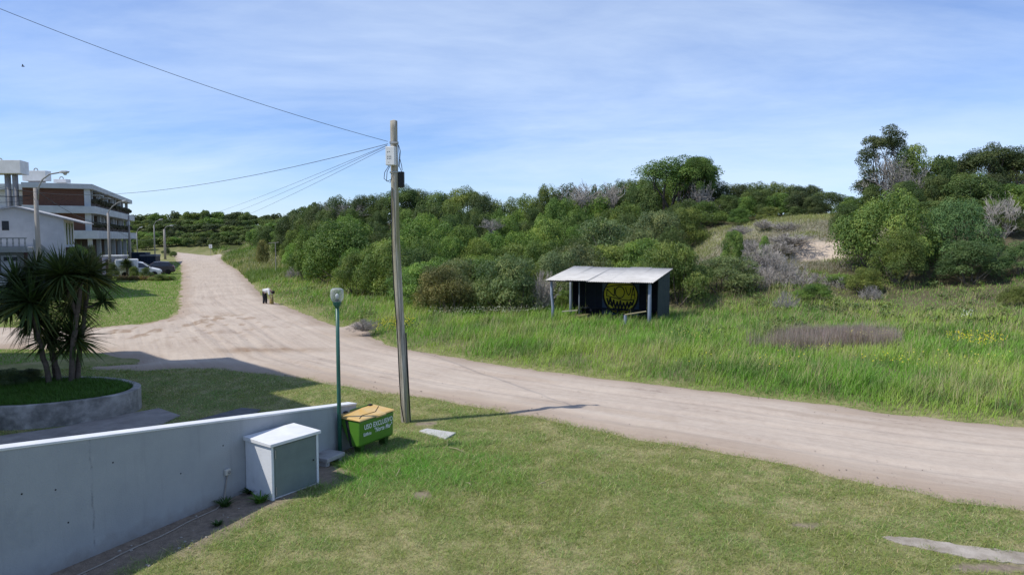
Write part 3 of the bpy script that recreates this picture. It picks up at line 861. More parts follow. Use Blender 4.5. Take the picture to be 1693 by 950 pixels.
def dead_mesh(name, seed, H, spread, n0=16, depth=4):
    rnd = random.Random(seed); mb = MB()
    def grow(p, d, ln, r, lev):
        pts = [p]; q = p.copy(); dd = d.copy()
        for k in range(3):
            dd = (dd + Vector((rnd.gauss(0, .16), rnd.gauss(0, .16), rnd.gauss(.02, .1)))).normalized()
            q = q + dd * ln / 3; pts.append(q.copy())
        mb.tube(pts, [r, r * .85, r * .7, r * .5], 4 if lev < 2 else 3, caps=False)
        if lev < depth:
            for k in range(rnd.choice((2, 3, 3))):
                at_ = pts[rnd.choice((1, 2, 3, 3))]
                nd = (dd + Vector((rnd.gauss(0, .55), rnd.gauss(0, .55), rnd.gauss(.1, .35)))).normalized()
                grow(at_, nd, ln * rnd.uniform(.55, .8), max(r * .55, .014), lev + 1)
    for k in range(n0):
        a = rnd.random() * 6.283; s_ = rnd.random() * spread
        grow(Vector((rnd.gauss(0, .2), rnd.gauss(0, .2), -.2)), Vector((math.cos(a) * s_, math.sin(a) * s_, 1)).normalized(), H * .42, .05, 0)
    me = bpy.data.meshes.new(name); me.from_pydata(mb.v, [], mb.f); me.materials.append(m_dead)
    return me
DEAD = [(dead_mesh('branches', 400, 3.0, .7), 3.0), (dead_mesh('branches', 401, 3.0, 1.1), 3.0), (dead_mesh('branches', 402, 2.2, 2.6, 40), 1.9)]

COLS = {'deep': (.105, .15, .043), 'dark': (.075, .105, .038), 'olive': (.15, .20, .048), 'green': (.132, .212, .046), 'bright': (.165, .265, .052), 'grey': (.165, .205, .082),
        'brown': (.20, .195, .066), 'blue': (.105, .175, .06), 'lime': (.20, .29, .065)}
def col_j(c, a=.18):
    k = 1 + (random.random() - .5) * a * 2
    return tuple(v * k * (1 + (random.random() - .5) * a * .6) for v in COLS[c]) + (1.0,)
def plant_tree(name, kind, x, y, w, h, color, label, cat, group=None, sink=.0, var=None):
    protos = PROTO[kind]; crown, trunk, R, H = protos[var if var is not None else random.randrange(len(protos))]
    z = tz(x, y) - sink
    sx = w / 2 / R; sz = h / H
    if trunk is None:
        o = bpy.data.objects.new(name, crown); link(o); o.color = col_j(color)
        root = o
    else:
        root = empty(name)
        o = link(bpy.data.objects.new('crown', crown), root); o.color = col_j(color)
        link(bpy.data.objects.new('trunk', trunk), root)
    root.location = (x, y, z); root.scale = (sx, sx * random.uniform(.9, 1.1), sz); root.rotation_euler = (0, 0, random.random() * 6.283)
    tag(root, label, cat, group)
    return root
def key_tree(name, kind, px, top, d, wpx, color, label, cat='shrub', group=None, rot=None, var=None):
    p = D(px, top, d); z0 = tz(p.x, p.y)
    o = plant_tree(name, kind, p.x, p.y, wpx * d / FPX, max(p.z - z0, .6), color, label, cat, group, var=var)
    if rot is not None: o.rotation_euler = (0, 0, rot)
    PLACED.append((p.x, p.y, wpx * d / FPX / 2))
    return o
PLACED = []
T = key_tree
# the ones that stand out
T('shrub', 'mound', 1468, 303, 39.5, 182, 'olive', 'largest rounded green shrub, just right of the sandy blowout', var=0)
T('shrub', 'layered', 1490, 372, 36.8, 115, 'olive', 'yellowish green shrub at the foot of the largest rounded shrub', var=1)
T('shrub', 'mound', 1588, 322, 38.5, 146, 'blue', 'blue-green rounded shrub on the slope near the right edge', var=1)
T('shrub', 'layered', 1603, 390, 36, 115, 'blue', 'low blue-green shrub under the blue-green rounded one, right slope', var=0)
T('shrub', 'layered', 1690, 392, 35.5, 80, 'blue', 'dark green shrub cut by the right edge at the foot of the dune', var=0)
T('shrub', 'wispy', 1680, 470, 31, 62, 'olive', 'low olive shrub in the grass at the right edge')
T('tree', 'tall', 1464, 217, 52, 84, 'dark', 'tallest ragged tree with bare lower limbs on the right skyline', 'tree', rot=0, var=0)
T('tree', 'dense', 1512, 236, 51, 84, 'olive', 'olive-crowned tree just right of the tallest ragged tree', 'tree')
T('tree', 'dense', 1560, 250, 50, 76, 'deep', 'dark dense tree between the olive tree and the flat-topped trees, right skyline', 'tree')
T('tree', 'umbrella', 1632, 243, 53, 120, 'dark', 'flat-topped dark tree on the right skyline', 'tree', rot=.4)
T('tree', 'umbrella', 1705, 246, 52, 110, 'dark', 'flat-topped dark tree cut by the right edge of the skyline', 'tree', rot=2.0)
T('shrub', 'dense', 1600, 285, 47, 110, 'deep', 'dark shrub below the flat-topped tree, behind the blue-green one')
T('shrub', 'dense', 1680, 300, 46, 90, 'green', 'green shrub behind the bare grey tree at the right edge')
T('shrub', 'dense', 1540, 330, 46, 80, 'deep', 'dark shrub in the gap between the largest shrub and the blue-green one')
T('shrub', 'dense', 1405, 330, 46, 66, 'deep', 'dark shrub at the left end of the right-hand thicket on the slope crest')
T('tree', 'umbrella', 1118, 262, 66, 150, 'green', 'wind-swept tree with leaning grey limbs, highest on the central skyline', 'tree', rot=.2, var=0)
T('tree', 'umbrella', 1156, 258, 64, 66, 'green', 'small high crown at the right tip of the wind-swept tree', 'tree', rot=1.2, var=1)
T('shrub', 'dense', 1062, 295, 64, 70, 'deep', 'dark shrub under the left side of the wind-swept tree')
T('shrub', 'wispy', 1118, 393, 36.2, 150, 'olive', 'olive shrub overhanging the right end of the shelter roof', var=0)
T('shrub', 'wispy', 1195, 418, 38.0, 135, 'grey', 'grey-green wispy shrub right of the shelter', var=1)
T('shrub', 'wispy', 838, 412, 36.5, 150, 'grey', 'grey-brown wispy shrub left of the shelter', var=2)
T('shrub', 'wispy', 738, 432, 36.0, 115, 'brown', 'brownish wispy shrub right behind the utility pole', var=1)
T('shrub', 'mound', 640, 390, 46, 140, 'olive', 'olive shrub left of the utility pole, behind the street globe lamp')
T('shrub', 'mound', 565, 358, 58, 165, 'green', 'bright green rounded shrub on the left flank of the dune')
T('shrub', 'dense', 508, 372, 62, 66, 'green', 'green shrub at the left foot of the dune beside the rough verge')
T('shrub', 'wispy', 590, 410, 47, 90, 'olive', 'low olive shrub at the verge between the globe lamp and the dune')
T('shrub', 'mound', 700, 350, 56, 150, 'bright', 'yellowish green shrub behind the utility pole, halfway up the dune')
T('shrub', 'dense', 905, 352, 56, 74, 'lime', 'light green shrub halfway up the dune above the shelter roof')
T('shrub', 'wispy', 1000, 352, 50, 150, 'grey', 'broad grey-green shrub on the slope behind the shelter roof')
T('shrub', 'wispy', 1066, 372, 46, 100, 'grey', 'grey-green shrub between the shelter roof and the wind-swept tree')
T('shrub', 'dense', 1212, 376, 43, 46, 'green', 'small round green shrub on the pale dune slope, left one')
T('shrub', 'dense', 1264, 388, 42.5, 22, 'bright', 'smallest round green shrub alone on the pale dune slope')
T('shrub', 'wispy', 1345, 466, 34.5, 70, 'green', 'low green shrub in front of the grey dead brushwood')
T('shrub', 'wispy', 1428, 438, 36, 70, 'olive', 'low olive shrub below the sandy blowout')
T('shrub', 'wispy', 1392, 452, 37.5, 60, 'green', 'low green shrub between the dead brushwood and the largest rounded shrub')
T('shrub', 'wispy', 875, 450, 36.5, 60, 'grey', 'pale grey-green shrub by the left end of the shelter')
T('shrub', 'dense', 934, 476, 37, 40, 'green', 'low green bush showing between the left posts of the shelter')
T('shrub', 'dense', 434, 395, 95, 26, 'brown', 'small brownish shrub beside the leaning white post')
def dead(px, top, d, wpx, var, label, name='dead_tree', base=None):
    p = D(px, top, d); z0 = tz(p.x, p.y) if base is None else D(px, base, d).z
    me_, H = DEAD[var]
    root = bpy.data.objects.new(name, me_); link(root)
    R = (1.5, 2.0, 2.5)[var]
    root.location = (p.x, p.y, z0); s_ = wpx * d / FPX / 2 / R; root.scale = (s_, s_, max(p.z - z0, .5) / H / 1.05); root.rotation_euler = (0, 0, random.random() * 6)
    tag(root, label, 'tree' if name == 'dead_tree' else 'brushwood')
    return root
FILL0 = []
dead(1474, 236, 50.5, 66, 0, 'bare grey dead tree in front of the tallest ragged tree', base=335)
dead(1508, 262, 49.5, 60, 1, 'bare brownish dead tree below the olive-crowned tree', base=335)
dead(1655, 306, 42, 56, 0, 'bare grey dead tree standing near the right edge', base=402)
dead(960, 291, 70, 78, 1, 'bare grey dead tree on the central skyline left of the wind-swept tree', base=355)
dead(1012, 293, 69, 50, 1, 'second bare grey tree close beside the wind-swept tree', base=350)
dead(1160, 285, 63, 50, 0, 'bare limbs hanging at the right side of the wind-swept tree', base=372)
dead(575, 330, 84, 62, 1, 'bare grey branches on the left skyline of the dune', base=368)
dead(812, 356, 60, 40, 1, 'small bare grey bush halfway up the dune', base=384)
dead(1290, 418, 39.5, 130, 2, 'largest heap of grey dead brushwood right of the shelter', 'dead_brushwood', base=492)
dead(1262, 402, 41.5, 100, 2, 'grey dead brushwood on the pale slope beside the round shrubs', 'dead_brushwood', base=445)
dead(1300, 480, 33, 60, 2, 'low grey twigs in the grass right of the shelter', 'dead_brushwood', base=530)
dead(1235, 425, 40, 90, 2, 'grey dead brushwood just right of the wispy shrub by the shelter', 'dead_brushwood', base=490)
dead(1310, 385, 46, 110, 2, 'grey dead scrub across the top of the pale slope', 'dead_brushwood', base=402)
dead(1378, 372, 49, 60, 2, 'grey dead scrub above the sandy blowout', 'dead_brushwood', base=388)
dead(1385, 455, 37.5, 80, 2, 'grey dead twigs between the low olive shrub and the brushwood heap', 'dead_brushwood', base=490)
SC = [(1225, 372, 50, 60, 386), (1262, 362, 52, 50, 376), (1300, 366, 51, 70, 382), (1345, 362, 52, 70, 376), (1240, 395, 46, 60, 415), (1290, 398, 45, 80, 418), (1395, 432, 41, 50, 450), (1210, 432, 40, 60, 470), (1270, 440, 39, 90, 490), (1310, 445, 38.5, 80, 488), (1350, 450, 38.5, 60, 480)]
for px, top, d, wpx, base in SC:
    dead(px, top, d, wpx, 2, 'x', 'dead_brushwood', base=base)['group'] = 'patches of grey dead scrub on the pale slope'
    FILL0.append((px, top))
dead(1440, 470, 35, 60, 2, 'low grey twigs at the foot of the right thicket', 'dead_brushwood', base=505)
dead(900, 445, 35.5, 60, 2, 'grey twigs beside the left end of the shelter roof', 'dead_brushwood', base=500)
dead(604, 527, 30.0, 70, 2, 'low dry twigs by the sandy pull-in at the verge', 'dead_brushwood', base=545)
dead(485, 440, 66, 40, 2, 'pale dry twigs at the left foot of the dune', 'dead_brushwood', base=462)

def D_top(p, z):
    """photo row at which height z shows at the place p"""
    c, sn = math.cos(TH), math.sin(TH); dz = z - CAMZ
    return 475 - FPX * (p.y * sn + dz * c) / (p.y * c - dz * sn)
SKY_PX = [215, 250, 300, 345, 380, 420, 470, 500, 530, 560, 600, 640, 690, 740, 790, 830, 880, 900, 950, 1020, 1045, 1070, 1120, 1160, 1185, 1190, 1240, 1280, 1330, 1365, 1372, 1392, 1425, 1430, 1500, 1560, 1600, 1693, 1900]
SKY_PY = [352, 350, 350, 346, 350, 352, 353, 340, 322, 316, 318, 312, 307, 309, 311, 316, 312, 300, 294, 294, 288, 285, 280, 280, 285, 298, 300, 290, 303, 312, 345, 318, 305, 300, 262, 262, 258, 250, 250]
def sky_y(px): return float(np.interp(px, SKY_PX, SKY_PY))
LM = [(434, 'far verge'), (556, 'globe lamp'), (655, 'utility pole'), (760, 'brownish wispy shrub'), (838, 'grey-brown wispy shrub'), (925, "shelter's left posts"), (1021, 'yellow graffiti'), (1080, "shelter's right post"), (1130, 'wind-swept tree'),
      (1212, 'small round shrub'), (1300, 'pale slope'), (1365, 'sandy blowout'), (1462, 'largest rounded shrub'), (1588, 'blue-green shrub'), (1670, 'right edge')]
LMF = [(215, 'brick block'), (254, 'thin far lamp'), (272, 'far concrete pole'), (310, 'left road edge'), (348, 'road sign'), (400, 'side path'), (455, 'crossbar post'), (500, 'dune end')]
FILL = []
def where(px, far=False):
    q, nm = min((LMF if far else LM), key=lambda t_: abs(t_[0] - px))
    return ('left of ' if px < q - 14 else 'right of ' if px > q + 14 else 'in line with ') + nm
def fill(o, px, what, far=False): FILL.append((f'{what}, {where(px, far)}', px, o))
ORD = ['first', 'second', 'third', 'fourth', 'fifth', 'sixth', 'seventh', 'eighth', 'ninth', 'tenth']
def name_fill():
    by = {}
    for l, px, o in FILL: by.setdefault(l, []).append((px, o))
    for l, rows in by.items():
        rows.sort(key=lambda t_: t_[0]); n = len(rows)
        for i, (px, o) in enumerate(rows):
            o['label'] = l if n == 1 else f"{l}, {'left one' if i == 0 else 'right one'}" if n == 2 else f"{l}, {ORD[min(i, 9)]} from left"
CN = {'deep': 'deep green', 'olive': 'olive', 'green': 'mid-green', 'bright': 'bright green', 'grey': 'grey-green', 'brown': 'brownish', 'blue': 'blue-green', 'lime': 'light green', 'dark': 'dark'}
# rows along the crest, tops on the skyline
CREST = 'dark evergreens along the crest of the dune'
px = 486.0
while px < 1380:
    d = float(np.interp(px, [480, 560, 700, 900, 1060, 1200, 1380], [108, 88, 84, 76, 74, 68, 60])) + random.uniform(-2, 2)
    wpx = random.uniform(70, 118)
    kind = random.choice(['mound', 'mound', 'mound', 'umbrella']) if px < 900 else 'mound'
    cc = random.choice(['dark', 'deep', 'dark', 'deep', 'olive'])
    fill(T('tree', kind, px, sky_y(px) + random.uniform(-1, 4), d, wpx, cc, 'x', 'tree', CREST), px, f'{CN[cc]} evergreen tree on the dune crest')
    px += wpx * .36
# rows in front of the crest, lower and lower
ZONES = [(215, 640, 'left flank of the dune'), (640, 900, 'dune face behind the utility pole'), (900, 1200, 'dune face above the shelter'), (1200, 1380, 'back of the pale slope'), (1380, 1700, 'right-hand thicket')]
def zone(px): return next((z for a, b_, z in ZONES if a <= px < b_), 'right-hand thicket')
CN = {'deep': 'deep green', 'olive': 'olive', 'green': 'mid-green', 'bright': 'bright green', 'grey': 'grey-green', 'brown': 'brownish', 'blue': 'blue-green', 'lime': 'light green', 'dark': 'dark'}
for row, (d0, drop, step) in enumerate([(70, 26, 40), (62, 48, 42), (55, 70, 46), (49, 92, 50), (43.5, 112, 50), (39.8, 128, 56)]):
    px = 470.0 + row * 13
    while px < (1200 if row < 2 else 1150):
        d = d0 + random.uniform(-2.5, 2.5) + float(np.interp(px, [470, 560, 700], [34 - row * 5, 12 - row * 2, 0]))
        top = sky_y(px) + drop * float(np.interp(px, [470, 600, 900], [.75, .9, .92])) + random.uniform(-9, 9)
        p = D(px, top, d); v = float(verge_vs(np.array([p.x]), np.array([p.y]))[0][0]); z0 = tz(p.x, p.y)
        wpx = random.uniform(75, 130) * 44 / d * 1.15
        hh = max(p.z - z0, 1.7)
        shel = (p.y < 37.5) and 0 < p.x < 9
        if v > 5 and hh < 8 and not shel and all(math.hypot(p.x - a, p.y - c) > .36 * (r + wpx * d / FPX / 2) for a, c, r in PLACED):
            cc = random.choice(['olive', 'green', 'green', 'deep', 'bright', 'grey', 'olive', 'deep', 'green'] if row < 3 else ['olive', 'green', 'grey', 'deep', 'green', 'deep', 'olive'])
            kind = random.choice(['mound', 'wispy', 'mound']) if row < 4 else random.choice(['wispy', 'mound', 'wispy'])
            fill(T('shrub', kind, px, min(top, D_top(p, z0 + hh)), d, wpx, cc, 'x', 'shrub', 'shrubs packed on the dune face'), px, f"{CN[cc]} shrub in the {('upper', 'upper', 'middle', 'middle', 'lower', 'lower')[row]} thicket")
        px += step * random.uniform(.8, 1.2)
# behind the pale slope and right thicket fill
for px, top, d, wpx, cc in [(1205, 318, 62, 50, 'deep'), (1235, 322, 60, 50, 'green'), (1262, 312, 60, 56, 'deep'), (1290, 318, 59, 56, 'green'), (1320, 315, 58, 56, 'dark'), (1350, 322, 57, 46, 'dark'), (1222, 342, 56, 40, 'green'), (1270, 340, 57, 40, 'olive'), (1315, 340, 57, 36, 'deep'), (1350, 342, 56, 34, 'dark')]:
    fill(T('shrub', 'dense', px, top, d, wpx, cc, 'x', 'shrub', 'shrubs behind the pale slope'), px, f'{CN[cc]} shrub behind the slope crest')
for px, top, d, wpx, cc in [(1415, 320, 49, 60, 'green'), (1440, 300, 49, 60, 'deep'), (1500, 296, 48, 70, 'deep'), (1545, 285, 48, 70, 'deep'), (1640, 285, 48, 80, 'dark'), (1640, 330, 44, 70, 'green'), (1670, 345, 42, 70, 'deep'), (1720, 300, 44, 90, 'green'), (1530, 400, 41, 50, 'dark'), (1640, 420, 40, 50, 'deep'), (1440, 400, 43, 60, 'deep')]:
    fill(T('shrub', 'dense', px, top, d, wpx, cc, 'x', 'shrub', 'shrubs in the right-hand thicket'), px, f'{CN[cc]} shrub deep in right-hand thicket')
# wooded hill beyond the end of the road
for row, (d, drop) in enumerate([(226, 0), (212, 13), (199, 26), (187, 38), (176, 49)]):
    px = 190.0 + 6 * row
    while px < 520:
        top = sky_y(px) + drop + random.uniform(-2, 4)
        if top < 406:
            dd = d + random.uniform(-4, 4); p = D(px, top, dd); z0 = tz(p.x, p.y)
            wpx = random.uniform(20, 36)
            hh = max(p.z - z0, 2.5)
            cc = random.choice(['deep', 'deep', 'green', 'olive', 'dark', 'deep'])
            fill(plant_tree('far_tree', 'far', p.x, p.y, wpx * dd / FPX, hh, cc, 'x', 'tree', 'trees on the wooded hill beyond the road'), px, f"{CN[cc]} tree, {('topmost', 'second', 'third', 'fourth', 'lowest')[row]} row of far hill", True)
        px += random.uniform(13, 19)
# edge of the dune flank towards the road end
for px, top, d, wpx, cc in [(440, 372, 132, 40, 'deep'), (470, 366, 125, 44, 'green'), (495, 362, 112, 46, 'deep'), (460, 388, 105, 30, 'green'), (480, 395, 92, 40, 'olive'), (420, 378, 150, 36, 'green'), (505, 388, 82, 46, 'green'), (530, 372, 86, 56, 'deep'), (495, 418, 70, 40, 'green'), (528, 420, 62, 56, 'olive')]:
    fill(T('shrub', 'dense', px, top, d, wpx, cc, 'x', 'shrub', 'shrubs at the left end of the dune'), px, f'{CN[cc]} shrub at the left foot of the dune')
for (px, top), o in zip(FILL0, [q_ for q_ in COL.objects if q_.get('label') == 'x' and q_.get('category') == 'brushwood']):
    fill(o, px, f"{'upper' if top < 380 else 'middle' if top < 415 else 'lower'} patch of grey dead scrub on the pale slope")
name_fill()
# low weeds and ground cover in the verge
wc = []
for _ in range(900):
    px, py = random.choice([(random.uniform(440, 900), random.uniform(470, 545)), (random.uniform(1120, 1693), random.uniform(470, 560))])
    zg = .5
    for __ in range(3): p = G(px, py, zg); zg = tz(p.x, p.y)
    v = float(verge_vs(np.array([p.x]), np.array([p.y]))[0][0])
    if 1.5 < v < 26 and p.y < 70 and not (0 < p.x < 8 and 29 < p.y < 37) and float(fbm(np.array([p.x * .35]), np.array([p.y * .35]), 140, 3)[0]) > .47:
        wc.append((Vector((p.x, p.y, zg + .05)), random.uniform(.18, .5)))
o = link(bpy.data.objects.new('verge_weeds', leaves_mesh('verge_weeds', wc, 380, .16, .06, 777, upright=.7, shell=.2, var=.9))); o.color = (.15, .20, .062, 1)
tag(o, 'low leafy weeds and ground cover between the verge grass and the shrubs', 'weeds', kind='stuff')
# extra density behind the right skyline
for px, top, d, wpx, cc, lab in ((1580, 262, 56, 90, 'dark', 'dark tree filling the skyline between the dense tree and the flat-topped one'), (1665, 258, 57, 90, 'deep', 'deep green tree behind the flat-topped trees at right'), (1500, 268, 56, 60, 'deep', 'deep green tree behind the olive-crowned tree')):
    T('tree', 'dense', px, top, d, wpx, cc, lab, 'tree')
print('shrubs', len(PLACED))

# ------------------------------------------------------------------ oval planter with yuccas
m_plant = pmat('planter_render', (.40, .385, .36), (.22, .21, .195), scale=3.2, rough=.9, bump=.6, detail=10, c3=(.10, .10, .092), c3scale=1.5, c3lo=.47, c3hi=.68)
planter = empty('oval_planter', (PL_C[0], PL_C[1], 0))
mb = MB(); nseg = 72; prof = [(1.0, 0.0), (1.0, PL_H - .012), (.995, PL_H), (.935, PL_H), (.93, PL_H - .012), (.93, .1)]
V = []; F = []
for k in range(nseg):
    a = 2 * math.pi * k / nseg
    for q, z in prof: V.append((q * PL_A * math.cos(a), q * PL_B * math.sin(a), z + (.006 * math.sin(a * 7) if z > .3 else 0)))
np_ = len(prof)
for k in range(nseg):
    k2 = (k + 1) % nseg
    for j in range(np_ - 1): F.append((k * np_ + j, k2 * np_ + j, k2 * np_ + j + 1, k * np_ + j + 1))
mb.add(V, F).build('kerb_wall', m_plant, planter, smooth=False)
m_soil = pmat('planter_soil', (.06, .05, .035), (.10, .085, .06), scale=9, rough=.95, bump=.8)
MB().prism([(.925 * PL_A * math.cos(2 * math.pi * k / 40), .925 * PL_B * math.sin(2 * math.pi * k / 40)) for k in range(40)], .2, PL_H - .10).build('soil', m_soil, planter)
tag(planter, 'oval concrete planter with weathered grey kerb behind the low wall', 'planter')
k = 26000; a = RNG.random(k) * 6.283; q = np.sqrt(RNG.random(k)) * .92
x, y = PL_C[0] + PL_A * q * np.cos(a), PL_C[1] + PL_B * q * np.sin(a)
col = jit(mixc(np.tile((.06, .15, .018), (k, 1)), (.09, .17, .03), RNG.random(k)), k, .6)
o = blades('planter_grass', np.stack([x, y, np.full(k, PL_H - .10)], 1), .08 + .16 * RNG.random(k) * (.5 + fbm(x * 3, y * 3, 101, 3)), np.full(k, .013), RNG.random(k) * 6.283, .3 + .9 * RNG.random(k), 2, col, m_blade)
tag(o, 'lush green grass filling the oval planter', 'grass', kind='stuff')
m_yuc = leaf_mat('yucca_leaf', True, .15, rough=.45)
m_ytr = pmat('yucca_trunk', (.15, .12, .095), (.09, .07, .055), scale=4, rough=.95, bump=.7, stretch=(1, 1, 3))
def rosette_mesh(seed, n=215, L0=.92, droop=.5, up=-.6):
    rng = np.random.default_rng(seed); V = []; F = []; C = []
    for i in range(n):
        yaw = rng.random() * 6.283; el = math.asin(np.clip(up + (1 - up) * rng.random(), -1, 1))
        ln = L0 * (.7 + .45 * rng.random()); w = .030 * (.8 + .4 * rng.random())
        d = np.array((math.cos(yaw) * math.cos(el), math.sin(yaw) * math.cos(el), math.sin(el)))
        s = np.array((-math.sin(yaw), math.cos(yaw), 0)); nrm = np.cross(d, s)
        dr = droop * (.4 + .8 * rng.random()) * math.cos(el); K = 4; n0 = len(V)
        tone = (.6 + .8 * rng.random()); c = np.array((1 + .25 * (rng.random() - .3), 1, .9)) * tone
        if el < -.2 and rng.random() < .3: c = np.array((2.2, 1.6, 1.1)) * tone
        for k in range(K + 1):
            t = k / K; p = d * ln * t + np.array((0, 0, -dr * ln * t * t))
            ww = w * (.75 + .5 * t if t < .4 else .95 * (1 - t) / .6)
            V += [p - s * ww + nrm * ww * .5, p, p + s * ww + nrm * ww * .5]; C += [c] * 3
            if k < K:
                for j in (0, 1): F.append((n0 + 3 * k + j, n0 + 3 * k + j + 1, n0 + 3 * k + j + 4, n0 + 3 * k + j + 3))
    me = np_mesh('leaf_rosette', np.array(V), np.array(F)); set_col(me, 'bc', np.array(C)); me.materials.append(m_yuc)
    return me
ROS = [rosette_mesh(500 + i, droop=.25 + .2 * i) for i in range(3)]
def yucca(label, trunks, heads):
    base = G(*trunks[0][0], PL_H - .1)
    root = empty('yucca', base)
    for tr in trunks:
        side = tr[0][1] < 600
        yb = base.y if side else G(*tr[0], PL_H - .1).y
        pts = []
        for j, q in enumerate(tr):
            p = D(q[0], q[1], yb + (q[2] if len(q) > 2 else 0)) if (j or side) else G(q[0], q[1], PL_H - .1) - Vector((0, 0, .1))
            pts.append(p - base)
        fine = []
        for a_, c_ in zip(pts[:-1], pts[1:]):
            for u in range(4): fine.append(a_.lerp(c_, u / 4))
        fine.append(pts[-1])
        n = len(fine); r0_ = tr[-1][3] if len(tr[-1]) > 3 else .062
        fine = [p + Vector((random.gauss(0, .008), random.gauss(0, .008), 0)) for p in fine]
        MB().tube(fine, [r0_ * (1.25 - .55 * i / (n - 1)) * random.uniform(.92, 1.08) for i in range(n)], 9).build('trunk', m_ytr, root, smooth=True)
    for i, (px, py, dy, s_) in enumerate(heads):
        p = D(px, py, base.y + dy)
        o = link(bpy.data.objects.new('leaf_rosette', ROS[i % 3]), root); o.location = p - base; o.scale = (s_, s_, s_); o.rotation_euler = (random.gauss(0, .2), random.gauss(0, .2), random.random() * 6)
        o.color = random.choice([(.05, .085, .028, 1), (.06, .095, .03, 1), (.065, .09, .034, 1)])
    tag(root, label, 'yucca')
yucca('left yucca with two leaning trunks in the oval planter', [[(84, 636), (72, 590), (62, 545, -.1), (52, 505, -.2)], [(95, 632), (86, 585, .1), (78, 530, .2), (76, 480, .2)], [(98, 634), (92, 600, .1), (86, 570, .3, .06)]],
      [(50, 500, -.3, 1.1), (30, 470, .1, 1.0), (75, 468, .3, 1.05), (82, 560, .35, .95), (15, 505, .2, .9), (58, 530, .2, .9), (60, 450, .5, .9)])
yucca('right yucca with a forked trunk and small side branch in the oval planter', [[(117, 634), (122, 560), (130, 500), (134, 466)], [(127, 632), (132, 575, .2), (140, 510, .3), (148, 468, .3)], [(141, 508), (155, 505, .2), (166, 500, .2, .03)], [(126, 520), (115, 490, -.1), (106, 462, -.2, .04)]],
      [(104, 455, -.3, 1.05), (146, 456, .1, 1.1), (134, 440, .4, .9), (124, 560, .3, 1.05), (170, 498, .2, .48), (120, 505, .5, .9)])
for (px, py, w, lab) in [(8, 640, 75, 'dark leafy shrub at the left edge of the oval planter'), (45, 634, 55, 'smaller dark leafy shrub beside the left yucca in the planter')]:
    p = G(px, py, PL_H - .1); h = (py - 606) * p.y / FPX
    o = plant_tree('shrub', 'dense', p.x, p.y, w * p.y / FPX, h, 'dark', lab, 'shrub'); o.location.z = PL_H - .12

# ------------------------------------------------------------------ low wall with its socket and cable
def frame(o, ex, ey=None):
    """matrix with origin o, x axis ex (horizontal), z up"""
    ex = Vector(ex).normalized(); ez = Vector((0, 0, 1)); ey = ez.cross(ex)
    m = Matrix((ex, ey, ez)).transposed().to_4x4(); m.translation = Vector(o); return m
def put(o, m): o.matrix_world = m; return o
def eframe(name, o, ex):
    e = empty(name); ex = Vector(ex); e.location = o; e.rotation_euler = (0, 0, math.atan2(ex.y, ex.x)); return e
m_wall = pmat('grey_wall_paint', (.355, .375, .39), (.315, .335, .355), scale=1.6, rough=.85, bump=.25, bscale=45, c3=(.26, .28, .30), c3scale=.9, c3lo=.58, c3hi=.8)
# splashed dirt along the foot, rain streaks and a patched crack in the wall paint
N, L = m_wall.node_tree.nodes, m_wall.node_tree.links
b = N['Principled BSDF']; src = b.inputs['Base Color'].links[0].from_socket
tc = N.new('ShaderNodeTexCoord'); sp3 = N.new('ShaderNodeSeparateXYZ'); L.new(tc.outputs['Object'], sp3.inputs[0])
def nz(scale, stretch, detail=8, rough=.65):
    mp_ = N.new('ShaderNodeMapping'); mp_.inputs['Scale'].default_value = stretch; L.new(tc.outputs['Object'], mp_.inputs[0])
    n_ = N.new('ShaderNodeTexNoise'); n_.inputs['Scale'].default_value = scale; n_.inputs['Detail'].default_value = detail; n_.inputs['Roughness'].default_value = rough; L.new(mp_.outputs[0], n_.inputs['Vector']); return n_.outputs['Fac']
def mrange(v_, a_, c_, d_=0.0, e_=1.0):
    n_ = N.new('ShaderNodeMapRange'); n_.inputs['From Min'].default_value = a_; n_.inputs['From Max'].default_value = c_; n_.inputs['To Min'].default_value = d_; n_.inputs['To Max'].default_value = e_
    L.new(v_, n_.inputs['Value']); return n_.outputs[0]
def over(src_, fac, colr):
    m_ = N.new('ShaderNodeMix'); m_.data_type = 'RGBA'; m_.inputs[7].default_value = (*colr, 1); L.new(fac, m_.inputs[0]); L.new(src_, m_.inputs[6]); return m_.outputs[2]
foot = mrange(mth(N, L, 'ADD', sp3.outputs[2], mth(N, L, 'MULTIPLY', mth(N, L, 'SUBTRACT', nz(3.5, (1, 1, 1)), .5), .5)), .22, -.02)
src = over(src, mth(N, L, 'MULTIPLY', foot, .55), (.19, .17, .145))
src = over(src, mrange(nz(2.2, (3.2, 1, .22)), .56, .78, 0, .30), (.20, .21, .215))
src = over(src, mrange(nz(11, (1, 1, 1), 6), .66, .74, 0, .2), (.23, .25, .26))
s_cr = wall_s(157)
cx_ = mth(N, L, 'ABSOLUTE', mth(N, L, 'ADD', mth(N, L, 'SUBTRACT', sp3.outputs[0], s_cr), mth(N, L, 'MULTIPLY', mth(N, L, 'SUBTRACT', nz(2.5, (0.01, 1, 1)), .5), .12)))
src = over(src, mth(N, L, 'MULTIPLY', mrange(cx_, .02, .004), mrange(nz(4, (1, 1, 1)), .42, .60, 0, .6)), (.13, .14, .15))
src = over(src, mth(N, L, 'MULTIPLY', mrange(cx_, .22, .05), mrange(nz(5, (2, 1, 1)), .54, .62, 0, .35)), (.40, .41, .42))
L.new(src, b.inputs['Base Color'])
m_white = pmat('white_paint', (.72, .73, .74), (.62, .63, .64), scale=2.5, rough=.7, bump=.15)
m_dark = pmat('dark_pit', (.03, .03, .03), rough=.9)
wall = eframe('low_wall', WB, w_dir)      # local x along the wall, local y away from the lawn
WT = .21
def wz(s): return float(np.polyval(wt, s))
mb = MB()
S = np.linspace(S_START, S_END, 24)
V = []; F = []
